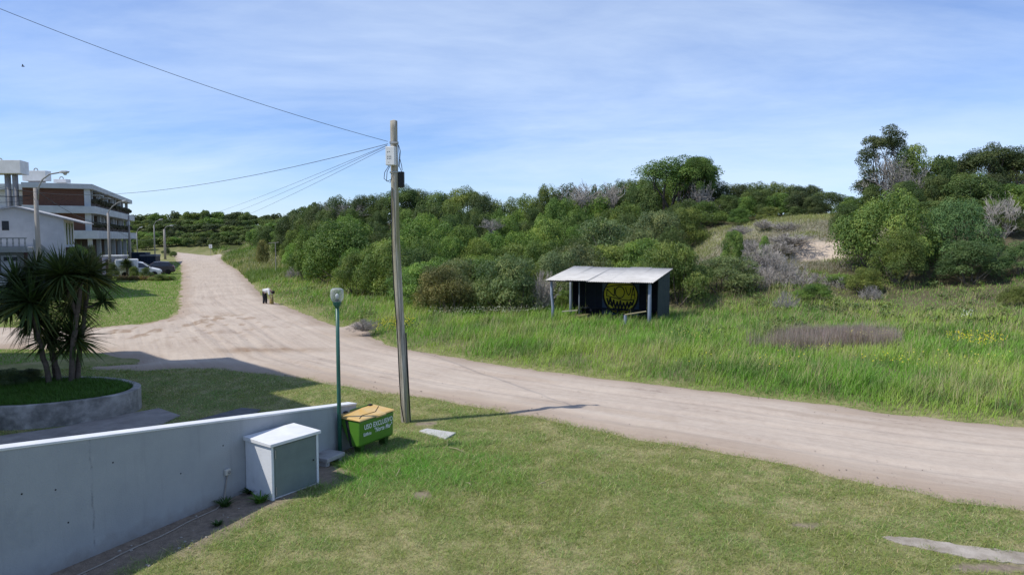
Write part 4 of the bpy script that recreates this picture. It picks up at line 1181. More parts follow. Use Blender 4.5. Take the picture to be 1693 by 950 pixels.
for s in S:
    V += [(s, 0, -.25), (s, 0, wz(s) - .035), (s, WT, wz(s) - .035), (s, WT, -.25)]
for i in range(len(S) - 1):
    for j in range(4):
        F.append((4 * i + j, 4 * i + (j + 1) % 4, 4 * i + 4 + (j + 1) % 4, 4 * i + 4 + j))
F += [(3, 2, 1, 0), tuple(4 * (len(S) - 1) + j for j in range(4))]
mb.add(V, F).build('wall_face', m_wall, wall)
mb = MB(); V = []; F = []
for s in S:
    e = .012
    V += [(s + (e if s == S[-1] else 0), -e, wz(s) - .034), (s + (e if s == S[-1] else 0), -e, wz(s)), (s + (e if s == S[-1] else 0), WT + e, wz(s)), (s + (e if s == S[-1] else 0), WT + e, wz(s) - .034)]
for i in range(len(S) - 1):
    for j in range(4):
        F.append((4 * i + j, 4 * i + (j + 1) % 4, 4 * i + 4 + (j + 1) % 4, 4 * i + 4 + j))
F += [(3, 2, 1, 0), tuple(4 * (len(S) - 1) + j for j in range(4))]
mb.add(V, F).build('cap', m_white, wall, bevel=.006)
def on_wall(px, py):
    s = wall_s(px); y = (WB + w_dir * s).y
    for _ in range(6):
        z = D(px, py, y).z; p = D(px, py, y); s = (Vector((p.x, p.y, 0)) - WB).dot(w_dir); y = (WB + w_dir * s).y
    return s, z
for px, py in ((187, 764), (113, 863), (36, 816), (92, 809), (299, 782), (369, 736)):
    s, z = on_wall(px, py)
    o = MB().lathe([(0.010, -.004), (.012, 0), (.006, .004)], 10).build('drain_pit', m_dark, wall)
    o.location = (s, -.001, z); o.rotation_euler = (math.radians(90), 0, 0)
tag(wall, 'long low grey wall with white top edge sloping down across the foreground', 'wall')
s, z = on_wall(374, 779)
m_plastic = pmat('ivory_plastic', (.55, .54, .50), (.48, .47, .43), scale=8, rough=.5)
sock = eframe('wall_socket', WB + w_dir * s + Vector((0, 0, z)), w_dir)
MB().box((0, -.03, 0), (.10, .055, .10)).build('casing', m_plastic, sock, bevel=.012)
o = MB().lathe([(.028, 0), (.03, .006), (.016, .012)], 14).build('socket_cover', pmat('grey_plastic', (.25, .25, .25), rough=.5), sock)
o.location = (.012, -.058, -.005); o.rotation_euler = (math.radians(90), 0, 0)
tag(sock, 'small ivory outdoor socket box on the low grey wall', 'socket')
m_cable = pmat('dusty_cable', (.33, .30, .26), (.25, .22, .19), scale=6, rough=.8)
pts = [WB + w_dir * s - w_nrm * .03 + Vector((0, 0, z - .05)), WB + w_dir * (s - .04) - w_nrm * .02 + Vector((0, 0, z - .25)), WB + w_dir * (s - .1) - w_nrm * .05 + Vector((0, 0, .02))]
for k in range(1, 14): pts.append(WB + w_dir * (s - .1 - k * .28) - w_nrm * (.12 + .05 * k ** .7 + .02 * math.sin(k * 1.7)) + Vector((0, 0, .012)))
tag(MB().tube(pts, .011, 6).build('cable', m_cable, smooth=True), 'thin cable hanging from the wall socket and lying along the wall foot', 'cable')
# weeds at the wall foot
for px, py, r_, lab in ((430, 830, .16, 'bright green weed growing at the foot of the white utility cabinet'), (372, 836, .13, 'small dark weed at the wall foot under the socket'), (415, 815, .12, 'small weed in the corner between wall and utility cabinet'), (360, 868, .08, 'tiny weed on the bare soil by the wall')):
    c = G(px, py); n = 70
    a = RNG.random(n) * 6.283; q = RNG.random(n) * r_ * .5
    col = jit(np.tile((.085, .19, .03) if 'bright' in lab else (.05, .10, .025), (n, 1)), n, .5)
    o = blades('weed', np.stack([c.x + q * np.cos(a), c.y + q * np.sin(a), np.zeros(n)], 1), r_ * (.5 + .7 * RNG.random(n)), np.full(n, .03), a + RNG.normal(0, .4, n), .6 + .9 * RNG.random(n), 3, col, m_blade)
    tag(o, lab, 'weed')
# stones and litter on the bare strip
m_stone = pmat('small_stone', (.42, .38, .33), (.30, .27, .23), scale=5, rough=.9, bump=.4)
def pebble_mesh(seed):
    bm = bmesh.new(); bmesh.ops.create_icosphere(bm, subdivisions=2, radius=1)
    rnd = random.Random(seed)
    for v_ in bm.verts:
        k_ = 1 + (vnoise(np.array([v_.co.x * 1.7 + seed]), np.array([v_.co.y * 1.7 + v_.co.z]), seed)[0] - .5) * .7
        v_.co *= k_; v_.co.z *= .55
    me = bpy.data.meshes.new('pebble'); bm.to_mesh(me); bm.free(); me.materials.append(m_stone); return me
PEB = [pebble_mesh(i) for i in range(3)]
for i in range(45):
    s_ = random.uniform(-6.5, 1.2); d_ = random.uniform(.12, 1.0)
    p = WB + w_dir * s_ - w_nrm * d_
    o = link(bpy.data.objects.new('pebble', random.choice(PEB))); k_ = random.uniform(.008, .026)
    o.location = (p.x, p.y, k_ * .3); o.scale = (k_, k_ * random.uniform(.7, 1.2), k_); o.rotation_euler = (0, 0, random.random() * 6)
    tag(o, 'small pale pebble on the bare soil at the wall foot', 'pebble', 'pebbles on the bare soil by the wall')

# ------------------------------------------------------------------ white utility cabinet against the wall
fl_, fr_ = G(450.5, 827.5), G(528, 799)
cdir = (fr_ - fl_).normalized()
FL = fl_; clen = (fr_ - fl_).dot(cdir)
bk = Vector((-cdir.y, cdir.x, 0)); gap = (FL - WB).dot(-w_nrm); depth = gap / w_nrm.dot(bk) - .004
CH = .90
cab = eframe('utility_cabinet', FL, cdir)         # local x along the front, local y towards the wall
m_cabw = pmat('cabinet_white', (.70, .72, .75), (.62, .64, .67), scale=3, rough=.6, bump=.12, c3=(.42, .42, .41), c3scale=1.6, c3lo=.62, c3hi=.85)
m_cabd = pmat('cabinet_door_grey', (.175, .215, .205), (.15, .185, .18), scale=4, rough=.5, bump=.05, c3=(.10, .12, .115), c3scale=3, c3lo=.66, c3hi=.85)
tk = .045
mb = MB().span(0, tk, 0, depth - .004, -.1, CH).span(clen - tk, clen, 0, depth - .004, -.1, CH).span(tk + .002, clen - tk - .002, depth - .05, depth - .004, -.1, CH - .002).span(tk + .002, clen - tk - .002, .03, depth - .052, -.1, .045)
mb.build('casing', m_cabw, cab, bevel=.006)
mb = MB(); o_ = .035
mb.hexa([(-o_, -o_, CH + .003), (clen + o_, -o_, CH + .003), (clen + o_, depth - .003, CH + .003), (-o_, depth - .003, CH + .003), (-o_, -o_, CH + .055), (clen + o_, -o_, CH + .055), (clen + o_, depth - .003, CH + .075), (-o_, depth - .003, CH + .075)])
mb.build('lid', m_white, cab, bevel=.006)
door = MB().span(tk + .035, clen - tk - .012, .008, .03, .03, CH - .02).build('door', m_cabd, cab, bevel=.004)
MB().span(tk + .003, tk + .033, .012, .04, .02, CH - .01).build('jamb', m_cabd, cab)
m_steel = pmat('dull_steel', (.42, .42, .40), (.30, .30, .29), scale=9, rough=.45, metal=.6)
for zc_ in (.14, .76):
    MB().tube([(tk + .034, 0, zc_ - .07), (tk + .034, 0, zc_ + .07)], .011, 8).build('hinge', m_steel, door)
o = MB().lathe([(.014, 0), (.014, .01), (.008, .014)], 12).build('lock', m_dark, door)
o.location = (clen - tk - .07, .007, .46); o.rotation_euler = (math.radians(90), 0, 0)
tag(cab, 'white utility cabinet with grey-green steel door against the low wall', 'cabinet')

# ------------------------------------------------------------------ green lamp post with clear globe
lp = WB + w_dir * wall_s(555.5) - w_nrm * .10
m_lgreen = pmat('lamp_green_paint', (.025, .115, .085), (.02, .09, .07), scale=5, rough=.4, spec=.5, c3=(.30, .34, .32), c3scale=5, c3lo=.70, c3hi=.76)
def py_z(py, p): return D(556, py, p.y).z
lamp = empty('garden_lamp', lp)
ztop = py_z(508, lp)
MB().tube([(0, 0, -.2), (0, 0, .9), (0, 0, 1.8), (0, 0, ztop)], [.042, .041, .038, .035], 16).build('post', m_lgreen, lamp, smooth=True)
MB().lathe([(.09, 0), (.09, .02), (.05, .05), (.045, .09)], 18).build('base_flange', m_lgreen, lamp)
MB().lathe([(.036, ztop - .01), (.05, ztop + .02), (.075, ztop + .05), (.082, ztop + .10), (.085, ztop + .125)], 20).build('collar', m_lgreen, lamp, smooth=True)
m_glass, N, L, b = nodes_of('clear_globe')
b.inputs['Base Color'].default_value = (.62, .64, .66, 1)
tn = N.new('ShaderNodeTexNoise'); tn.inputs['Scale'].default_value = 12
mr = N.new('ShaderNodeMapRange'); mr.inputs['To Min'].default_value = .04; mr.inputs['To Max'].default_value = .16; L.new(tn.outputs['Fac'], mr.inputs['Value']); L.new(mr.outputs[0], b.inputs['Roughness'])
tb = N.new('ShaderNodeBsdfTransparent'); tb.inputs[0].default_value = (.86, .87, .89, 1)
lw = N.new('ShaderNodeLayerWeight'); lw.inputs[0].default_value = .35
mg = N.new('ShaderNodeMapRange'); mg.inputs['To Min'].default_value = .14; mg.inputs['To Max'].default_value = .75; L.new(lw.outputs['Facing'], mg.inputs['Value'])
ms = N.new('ShaderNodeMixShader'); L.new(mg.outputs[0], ms.inputs[0]); L.new(tb.outputs[0], ms.inputs[1]); L.new(b.outputs[0], ms.inputs[2]); L.new(ms.outputs[0], N['Material Output'].inputs['Surface'])
gz = ztop + .11; gh = py_z(476, lp) - gz
prof = [(.080, 0), (.112, gh * .14), (.128, gh * .38), (.130, gh * .7), (.120, gh * .88), (.088, gh * .975), (.001, gh)]
inner = [(r - .006 if r > .01 else .001, z - (.006 if i > 3 else 0)) for i, (r, z) in enumerate(prof)]
mb = MB().lathe(prof, 28, (0, 0, gz), close=False)
mb.build('globe', m_glass, lamp, smooth=True)
MB().lathe([(.05, 0), (.045, .04), (.02, .05)], 14, (0, 0, gz)).build('lamp_holder', m_dark, lamp)
MB().lathe([(.012, .05), (.03, .09), (.036, .12), (.028, .15), (.001, .165)], 14, (0, 0, gz)).build('bulb', pmat('white_bulb', (.85, .85, .82), rough=.3), lamp, smooth=True)
for sx in (-1, 1):
    MB().tube([(sx * .06, 0, gz + .02), (sx * .06, 0, gz + gh * .62)], .006, 6).build('support_rod', m_steel, lamp)
tag(lamp, 'slim green garden lamp post with clear globe at the wall end', 'lamp post')

# ------------------------------------------------------------------ concrete step by the lamp
stp = eframe('concrete_step', G(541, 772), w_dir)
m_stepc = pmat('step_concrete', (.40, .39, .385), (.30, .29, .285), scale=4, rough=.9, bump=.5, c3=(.18, .175, .17), c3scale=2.5)
MB().span(-.02, .50, -.02, .42, .08, .165).build('slab', m_stepc, stp, bevel=.018)
for xx in (.0, .37): MB().span(xx, xx + .1, .02, .38, -.05, .079).build('foot', m_stepc, stp, bevel=.01)
tag(stp, 'low grey concrete step at the foot of the lamp post', 'step')

# ------------------------------------------------------------------ green waste bin
m_bing = pmat('bin_green', (.085, .225, .02), (.07, .19, .018), scale=3, rough=.4, spec=.5, c3=(.06, .16, .03), c3scale=2.2, c3lo=.66, c3hi=.9)
m_bino = pmat('bin_lid_orange', (.60, .37, .10), (.58, .42, .20), scale=3.2, rough=.55, c3=(.42, .27, .10), c3scale=2.0, c3lo=.58, c3hi=.8)
bfl = G(588, 737, .20); bfr = G(648, 717, .20)
bfl = bfl - w_nrm * .10; bfr = bfr - w_nrm * .04
bdir = (bfr - bfl).normalized(); BL = (bfr - bfl).length
bn = eframe('waste_bin', Vector((bfl.x, bfl.y, 0)), bdir)           # x along the front, y to the back
bz0, bz1 = .17, .70
prof = [(.0, bz0 + .05), (.04, bz0), (.24, bz0), (.29, bz0 + .03), (.56, bz1), (-.02, bz1)]
mb = MB().prism(prof, 0, BL, lambda a, c, h: (h, a, c)); mb.build('body', m_bing, bn, bevel=.035, seg=3)
for xx in (-.012, BL - .008):
    MB().prism([(.20, bz0 + .0), (.25, bz0 + .005), (.37, bz1 - .02), (.30, bz1 - .02)], xx, xx + .02, lambda a, c, h: (h, a, c)).build('end_shadow', m_dark, bn)  # dark strips painting the lamp post's shadow on the bin ends
m_leg_shade = pmat('bin_leg_shaded_green', (.035, .09, .012), (.03, .07, .012), scale=4, rough=.6)  # darker bin green, the shade under the bin put into the colour
lid = MB().hexa([(-.03, -.05, bz1 + .004), (BL + .03, -.05, bz1 + .004), (BL + .03, .58, bz1 + .004), (-.03, .58, bz1 + .004), (-.015, -.02, bz1 + .04), (BL + .015, -.02, bz1 + .04), (BL + .01, .56, bz1 + .075), (-.01, .56, bz1 + .075)]).build('lid', m_bino, bn, bevel=.02, seg=3)
MB().span(.015, BL - .015, .578, .60, bz1 - .02, bz1 + .09).build('rear_rim', m_bing, bn, bevel=.008)
for xx in (.13, BL - .16): MB().span(xx, xx + .09, .51, .575, bz1 + .073, bz1 + .10).build('hinge', m_dark, lid)
MB().tube([(.06, .05, bz1 + .048), (.25, .16, bz1 + .055), (.62, .14, bz1 + .054), (BL - .05, .36, bz1 + .066)], .008, 5).build('strap', pmat('brown_strap', (.10, .06, .03), rough=.8), lid)
MB().hexa([(BL * .42, -.062, bz1 - .012), (BL * .72, -.062, bz1 - .012), (BL * .72, -.047, bz1 + .01), (BL * .42, -.047, bz1 + .01), (BL * .42, -.06, bz1 + .02), (BL * .72, -.06, bz1 + .02), (BL * .72, -.03, bz1 + .03), (BL * .42, -.03, bz1 + .03)]).build('handle_lip', m_bino, lid, bevel=.006)
for xx in (.12, BL - .18):
    MB().hexa([(xx, .08, -.06), (xx + .06, .08, -.06), (xx + .06, .22, -.06), (xx, .22, -.06), (xx - .04, .05, bz0 + .01), (xx + .10, .05, bz0 + .01), (xx + .10, .25, bz0 + .01), (xx - .04, .25, bz0 + .01)]).build('leg', m_leg_shade, bn, bevel=.01)
m_txt = pmat('white_lettering', (.78, .80, .78), (.68, .70, .68), scale=20, rough=.6)
def text_mesh(name, body, size, mat, parent, loc, rot, shear=0.0, offset=0.0, sx=1.0):
    cu = bpy.data.curves.new(name, 'FONT'); cu.body = body; cu.size = size; cu.shear = shear; cu.offset = offset; cu.extrude = .0015; cu.align_x = 'CENTER'; cu.space_character = 1.08; cu.resolution_u = 3
    t = bpy.data.objects.new('tmp_text', cu); COL.objects.link(t)
    dg = bpy.context.evaluated_depsgraph_get(); me = bpy.data.meshes.new_from_object(t.evaluated_get(dg))
    bpy.data.objects.remove(t); me.materials.append(mat); me.name = name
    o = bpy.data.objects.new(name, me); link(o, parent); o.location = loc; o.rotation_euler = rot; o.scale = (sx, 1, 1); return o
tilt = math.radians(90) - math.atan2(.02, bz1 - bz0 - .05)
tilt = math.radians(90)
text_mesh('lettering', 'USO EXCLUSIVO', .140, m_txt, bn, (BL * .53, -.026, bz1 - .185), (tilt, 0, 0), 0, .0028, .76)
text_mesh('lettering', 'Edificio', .090, m_txt, bn, (BL * .20, -.023, bz1 - .315), (tilt, 0, 0), 0, .002, .78)
text_mesh('lettering', '"Norte Mar"', .132, m_txt, bn, (BL * .66, -.024, bz1 - .305), (tilt, 0, 0), .18, .0022, .74)
tag(bn, 'green waste bin with orange lid and white lettering at the wall end', 'waste bin')

# ------------------------------------------------------------------ flat pale slab in the lawn
sl = [G(*p) for p in ((693, 714), (706, 710), (754, 717), (737, 727))]
tag(MB().prism([(p.x, p.y) for p in sl], -.03, .04).build('stone_slab', pmat('pale_slab', (.50, .49, .47), (.42, .41, .39), scale=6, rough=.9, bump=.3), bevel=.012), 'flat pale concrete slab lying in the lawn beside the utility pole', 'slab')
# twigs on the lawn
m_twig = pmat('dry_twig', (.36, .32, .20), (.28, .24, .15), rough=.9)
for (a, c, lab) in (((742, 742), (766, 750), 'pale dry stalk lying on the lawn below the flat slab'), ((770, 801), (779, 806), 'short pale stick on the middle of the lawn'), ((890, 804), (902, 802), 'short white chip of wood lying on the lawn'), ((655, 790), (662, 776), 'thin dark stalk on the lawn right of the utility cabinet')):
    p, q = G(*a) + Vector((0, 0, .04)), G(*c) + Vector((0, 0, .045)); mid = (p + q) / 2 + Vector((.01, .02, .015))
    tag(MB().tube([p, mid, q], [.006, .010, .005], 6).build('twig', m_twig, smooth=True), lab, 'twig')

# ------------------------------------------------------------------ wooden utility pole
ub = G(674, 697); uy = ub.y
m_pole, N, L, b = nodes_of('weathered_pole')
tc = N.new('ShaderNodeTexCoord'); mp = N.new('ShaderNodeMapping'); mp.inputs['Scale'].default_value = (9, 9, .5); L.new(tc.outputs['Object'], mp.inputs[0])
n1 = N.new('ShaderNodeTexNoise'); n1.inputs['Scale'].default_value = 2.2; n1.inputs['Detail'].default_value = 9; n1.inputs['Roughness'].default_value = .7; L.new(mp.outputs[0], n1.inputs['Vector'])
rp = N.new('ShaderNodeValToRGB'); el = rp.color_ramp.elements
el[0].position = .34; el[0].color = (.15, .125, .09, 1); el[1].position = .60; el[1].color = (.50, .46, .39, 1); L.new(n1.outputs['Fac'], rp.inputs[0])
n2 = N.new('ShaderNodeTexNoise'); n2.inputs['Scale'].default_value = .6; n2.inputs['Detail'].default_value = 5; L.new(mp.outputs[0], n2.inputs['Vector'])
n3 = N.new('ShaderNodeMapRange'); n3.inputs['From Min'].default_value = .5; n3.inputs['From Max'].default_value = .66; L.new(n2.outputs['Fac'], n3.inputs['Value'])
mx = N.new('ShaderNodeMix'); mx.data_type = 'RGBA'; mx.inputs[7].default_value = (.24, .24, .09, 1); L.new(n3.outputs[0], mx.inputs[0]); L.new(rp.outputs[0], mx.inputs[6])
L.new(mx.outputs[2], b.inputs['Base Color']); b.inputs['Roughness'].default_value = .9
bp = N.new('ShaderNodeBump'); bp.inputs['Strength'].default_value = .9; bp.inputs['Distance'].default_value = .03; L.new(n1.outputs['Fac'], bp.inputs['Height']); L.new(bp.outputs[0], b.inputs['Normal'])
cl_px = [(671.5, 697), (669.5, 650), (666, 600), (662.5, 550), (660, 500), (657, 440), (655, 400), (653.5, 350), (652.5, 300), (651.5, 250), (651, 200)]
up = empty('utility_pole', ub)
pts = [ub - Vector((0, 0, .4)) - ub] + [D(a, c, uy) - ub for a, c in cl_px]
pts[1] = Vector((pts[1].x, 0, 0.0)); pts[0].x = pts[1].x
fine = []
for a_, c_ in zip(pts[:-1], pts[1:]):
    for u in range(4): fine.append(a_.lerp(c_, u / 4))
fine.append(pts[-1]); n = len(fine)
V = []; F = []; K = 18
for i, p in enumerate(fine):
    r = float(np.interp(p.z, [-.4, 0, 1.2, 4, 7], [.125, .118, .103, .086, .08]))
    for k in range(K):
        a = 2 * math.pi * k / K
        rr2 = r * (1 + .07 * (vnoise(np.array([math.cos(a) * 2 + 5]), np.array([math.sin(a) * 2 + p.z * .35]), 9)[0] - .5) * 2) - (.018 if (k in (12, 13) and p.z < 5.2) else 0)
        V.append((p.x + rr2 * math.cos(a), p.y + rr2 * math.sin(a), p.z))
for i in range(n - 1):
    for k in range(K): F.append((i * K + k, i * K + (k + 1) % K, (i + 1) * K + (k + 1) % K, (i + 1) * K + k))
ctop = len(V); V.append((fine[-1].x, fine[-1].y, fine[-1].z + .03))
for k in range(K): F.append(((n - 1) * K + k, (n - 1) * K + (k + 1) % K, ctop))
MB().add(V, F).build('shaft', m_pole, up, smooth=True)
def UP(px, py, dy=0.0): return D(px, py, uy + dy) - ub
m_boxw = pmat('box_white', (.72, .73, .73), (.64, .65, .65), scale=4, rough=.5)
m_black = pmat('black_plastic', (.012, .012, .013), (.02, .02, .02), scale=6, rough=.45)
c = UP(646.5, 258, -.17); rb = Matrix.Rotation(math.radians(-14), 3, 'Z')
jb = MB().box(c, (.22, .13, .42), rb).build('junction_box', m_boxw, up, bevel=.012)
def mark(px, py, w, h):
    q = c + rb @ Vector(((px - 646.5) * uy / FPX, -.067, (258 - py) * uy / FPX)); MB().box(q, (w, .003, h), rb).build('stencil_mark', m_dark, jb)
for (px, py, w, h) in ((642.5, 252, .02, .016), (645.5, 251.5, .024, .012), (642.5, 259, .017, .02), (645.3, 259, .017, .02), (648, 259, .017, .02), (642.5, 262.3, .017, .02), (645.3, 262.3, .017, .02), (648, 262.3, .017, .02), (644.5, 268.5, .014, .012)):
    mark(px, py, w, h)
MB().box(UP(663.5, 297, .02), (.135, .12, .36)).build('amplifier_box', m_black, up, bevel=.015)
MB().tube([UP(646, 236.5, -.14), UP(657, 236.5, -.12)], .022, 8).build('bracket', m_steel, up)
o = MB(); zc_ = UP(651.5, 236).z
o.lathe([(.10, -.02), (.104, -.02), (.104, .02), (.10, .02)], 18, (UP(651.5, 236).x, 0, zc_), close=False); o.build('band', m_steel, up)
o = MB().lathe([(.105, -.015), (.109, -.015), (.109, .015), (.105, .015)], 18, (UP(652, 285).x, 0, UP(652, 285).z), close=False); o.build('band', m_steel, up)
for pts_ in ([(659, 240, -.1), (662, 250, -.12), (661, 262, -.12), (660, 275, -.1), (664, 284, -.04)], [(658, 238, -.1), (660, 255, -.13), (659, 276, -.1)], [(643, 274, -.17), (636, 285, -.2), (635, 295, -.2), (640, 300, -.14), (648, 296, -.1)], [(645, 274, -.17), (640, 284, -.2), (639, 298, -.2), (645, 302, -.14), (649, 290, -.1)],
              [(661, 262, -.1), (664, 274, -.06), (665, 282, -.04)]):
    MB().tube([UP(*q) for q in pts_], .0075, 5).build('loop_wire', m_black, up, smooth=True)
dn = [UP(647.5, 310, -.09), UP(648, 400, -.1), UP(651, 470, -.11), UP(657.5, 560, -.12), UP(660, 620, -.13), UP(663, 670, -.135), UP(668, 697, -.14)]
MB().tube(dn, .012, 6).build('down_cable', m_black, up, smooth=True)
MB().tube([UP(671, 550, -.05), UP(673.5, 600, -.05), UP(676, 650, -.05), UP(678, 697, -.05)], .017, 8).build('conduit', m_black, up, smooth=True)
tag(up, 'weathered leaning wooden utility pole with white box and black box', 'utility pole')
def wire(name, a, b_, sag, r, label, mat=None, n=40):
    pts = []
    for k in range(n + 1):
        u = k / n; p = a.lerp(b_, u); p.z -= sag * 4 * u * (1 - u); pts.append(p)
    return tag(MB().tube(pts, r, 5).build(name, mat or m_black, smooth=True), label, 'wire')
A = D(641, 234, uy - .1)
wire('overhead_wire', A, D(-90, -22, 12.6), .16, .005, 'overhead wire rising from the utility pole to the upper left corner')
A2 = D(641, 238, uy - .1)
wire('overhead_wire', A2, D(-60, 289, 40), 1.15, .0065, 'overhead wire running left from the utility pole past the apartment roof')
for k, (pa, pb, lab) in enumerate((((640, 240), (255, 366), 'highest of the three wires dropping from the pole towards the road end'), ((640, 241), (268, 371), 'middle of the three wires dropping from the pole towards the road end'), ((641, 243), (274, 379), 'lowest of the three wires dropping from the pole towards the road end'))):
    wire('overhead_wire', D(*pa, uy - .1), D(*pb, 128 if k else 118), .9 + .25 * k, .0045, lab, n=60)

# ------------------------------------------------------------------ roadside shelter
s_fl, s_fr = Vector((1.68, 32.5, 0)), Vector((6.2, 30.2, 0))
sx_ = (s_fr - s_fl).normalized(); SL = (s_fr - s_fl).length; SD = 3.3; SZ = .5
sh = eframe('shelter', s_fl + Vector((0, 0, SZ)), sx_)
m_blue = pmat('faded_blue_paint', (.055, .09, .14), (.035, .06, .105), scale=3, rough=.8, bump=.3, c3=(.16, .18, .2), c3scale=2)
m_bluepost = pmat('blue_grey_post', (.20, .25, .33), (.30, .33, .38), scale=4, rough=.85, bump=.4, stretch=(1, 1, .3))
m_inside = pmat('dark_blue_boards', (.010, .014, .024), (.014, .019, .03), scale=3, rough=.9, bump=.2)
m_tin = pmat('galvanised_sheet', (.62, .60, .56), (.52, .50, .465), scale=2.2, rough=.8, spec=.12, bump=.1, c3=(.42, .40, .38), c3scale=1.4, c3lo=.62, c3hi=.85)
def post(x_, y_, h, r, bend=0.0, mat=m_bluepost):
    MB().tube([(x_ + bend * .3, y_, -.35), (x_ + bend, y_, h * .3), (x_ - bend * .6, y_, h * .65), (x_ - bend * .5, y_, h)], [r * 1.05, r, r * .95, r * .9], 12).build('post', mat, sh, smooth=True)
zf, zb = 1.90, 2.36
def rz_(y_): return zf + (zb - zf) * y_ / SD
post(.2, .12, rz_(.12) - .08, .068, .05); post(SL - .12, .1, rz_(.1) - .08, .085, .0)
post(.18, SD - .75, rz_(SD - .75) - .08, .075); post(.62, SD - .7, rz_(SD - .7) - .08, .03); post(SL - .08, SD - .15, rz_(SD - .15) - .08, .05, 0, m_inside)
for k in range(9):
    w0 = (SL - .25) / 9
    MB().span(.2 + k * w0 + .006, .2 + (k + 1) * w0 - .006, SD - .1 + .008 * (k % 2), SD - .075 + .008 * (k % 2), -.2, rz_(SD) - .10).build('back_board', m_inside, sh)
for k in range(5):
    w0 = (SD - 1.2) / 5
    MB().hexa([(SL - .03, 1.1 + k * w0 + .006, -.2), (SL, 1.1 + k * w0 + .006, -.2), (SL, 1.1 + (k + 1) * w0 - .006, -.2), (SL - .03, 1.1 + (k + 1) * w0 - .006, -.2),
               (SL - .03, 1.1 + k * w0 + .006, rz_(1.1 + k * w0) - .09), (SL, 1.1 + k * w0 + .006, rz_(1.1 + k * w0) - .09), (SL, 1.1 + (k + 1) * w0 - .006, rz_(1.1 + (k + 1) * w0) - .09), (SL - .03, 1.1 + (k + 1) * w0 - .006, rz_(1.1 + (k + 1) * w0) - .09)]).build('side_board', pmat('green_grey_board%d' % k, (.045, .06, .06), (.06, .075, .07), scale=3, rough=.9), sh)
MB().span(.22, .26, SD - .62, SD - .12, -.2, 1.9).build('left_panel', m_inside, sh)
# bench inside and mural panel
GPX = SL * .515
MB().span(GPX - .96, GPX + .96, SD - .135, SD - .115, -.2, 1.72).build('mural_panel', m_blue, sh)
m_yel = pmat('yellow_spray_paint', (.62, .55, .03), (.45, .42, .04), scale=4, rough=.8)
m_blk = pmat('black_spray_paint', (.008, .008, .009), (.012, .012, .012), scale=4, rough=.8)
mural = MB().prism([(.90 * math.cos(2 * math.pi * k / 48), .90 * math.sin(2 * math.pi * k / 48) + .95) for k in range(48)], 0, .004, lambda a, c_, h: (GPX + a, SD - .137 - h, c_)).build('graffiti_disc', m_yel, sh)
def stroke(pts, wdt, closed=False):
    mb = MB()
    n = len(pts)
    for i in range(n if closed else n - 1):
        a_, c_ = Vector(pts[i]) * 1.18, Vector(pts[(i + 1) % n]) * 1.18; d_ = (c_ - a_); L_ = d_.length
        if L_ < 1e-6: continue
        d_ /= L_; p_ = Vector((-d_.y, d_.x)) * wdt / 2; a_ = a_ - d_ * wdt * .3; c_ = c_ + d_ * wdt * .3
        mb.add([(GPX + q.x, SD - .1455 - .0006 * (i % 3), q.y + .95) for q in (a_ - p_, a_ + p_, c_ + p_, c_ - p_)], [(0, 1, 2, 3)])
    return mb.build('graffiti_stroke', m_blk, mural)
circ = lambda cx, cy, rx, ry, a0=0, a1=6.283, n=28: [(cx + rx * math.cos(a0 + (a1 - a0) * k / n), cy + ry * math.sin(a0 + (a1 - a0) * k / n)) for k in range(n + 1)]
stroke(circ(0, 0, .76, .76, n=44), .06)
stroke(circ(0, .02, .74, .70, math.pi, 2 * math.pi), .05)
stroke([(-.62, .36), (-.3, .44), (.1, .48), (.45, .49), (.62, .46)], .05)            # bar above the word
stroke([(-.62, -.02), (-.60, .27), (-.33, .03), (-.28, .0), (-.26, .33)], .05)          # N
stroke(circ(-.03, .16, .20, .24), .05)                                                 # O
stroke([(.22, .36), (.30, .12), (.36, .05), (.42, .14), (.46, .36)], .045)             # V
stroke([(.46, -.12), (.56, .42), (.64, -.08)], .045); stroke([(.5, .08), (.63, .08)], .04)  # A
stroke([(-.58, -.02), (-.4, -.06), (-.2, -.1), (.15, -.16), (.35, -.17), (.62, -.12)], .045)
zig = [(-.60, -.12), (-.52, -.38), (-.45, -.10), (-.36, -.44), (-.30, -.18), (-.22, -.52), (-.14, -.24), (-.08, -.56), (.0, -.2), (.06, -.56), (.14, -.28), (.22, -.52), (.30, -.24), (.36, -.46), (.44, -.24), (.52, -.36), (.58, -.18)]
stroke(zig, .085)
stroke([(-.5, -.3), (-.3, -.52), (0, -.62), (.3, -.54), (.5, -.32)], .05)
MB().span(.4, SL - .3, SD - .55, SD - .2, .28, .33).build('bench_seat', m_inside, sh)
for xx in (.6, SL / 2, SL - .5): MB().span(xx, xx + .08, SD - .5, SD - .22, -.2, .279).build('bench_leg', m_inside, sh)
# roof: corrugated sheets side by side on beams
nsh = 5; y0_, y1_ = -.25, SD + .12; x0_, x1_ = -.02, SL + .08
for k in range(nsh):
    xa, xb = x0_ + (x1_ - x0_) * k / nsh, x0_ + (x1_ - x0_) * (k + 1) / nsh + .05
    nx = 44; V = []; F = []
    for i in range(nx + 1):
        xx = xa + (xb - xa) * i / nx; dz = .014 * math.sin(xx / .085 * 2 * math.pi)
        for j, yy in enumerate((y0_, (y0_ + y1_) / 2, y1_)):
            zz = rz_(yy) + dz + .004 * (k % 2) + .02 * math.sin(k * 1.9 + j)
            V += [(xx, yy, zz), (xx, yy, zz - .003)]
    for i in range(nx):
        for j in range(2):
            a_ = i * 6 + j * 2; F += [(a_, a_ + 6, a_ + 8, a_ + 2), (a_ + 1, a_ + 3, a_ + 9, a_ + 7)]
        F += [(i * 6, i * 6 + 1, i * 6 + 7, i * 6 + 6), (i * 6 + 4, i * 6 + 10, i * 6 + 11, i * 6 + 5)]
    MB().add(V, F).build('roof_sheet', m_tin, sh, smooth=True)
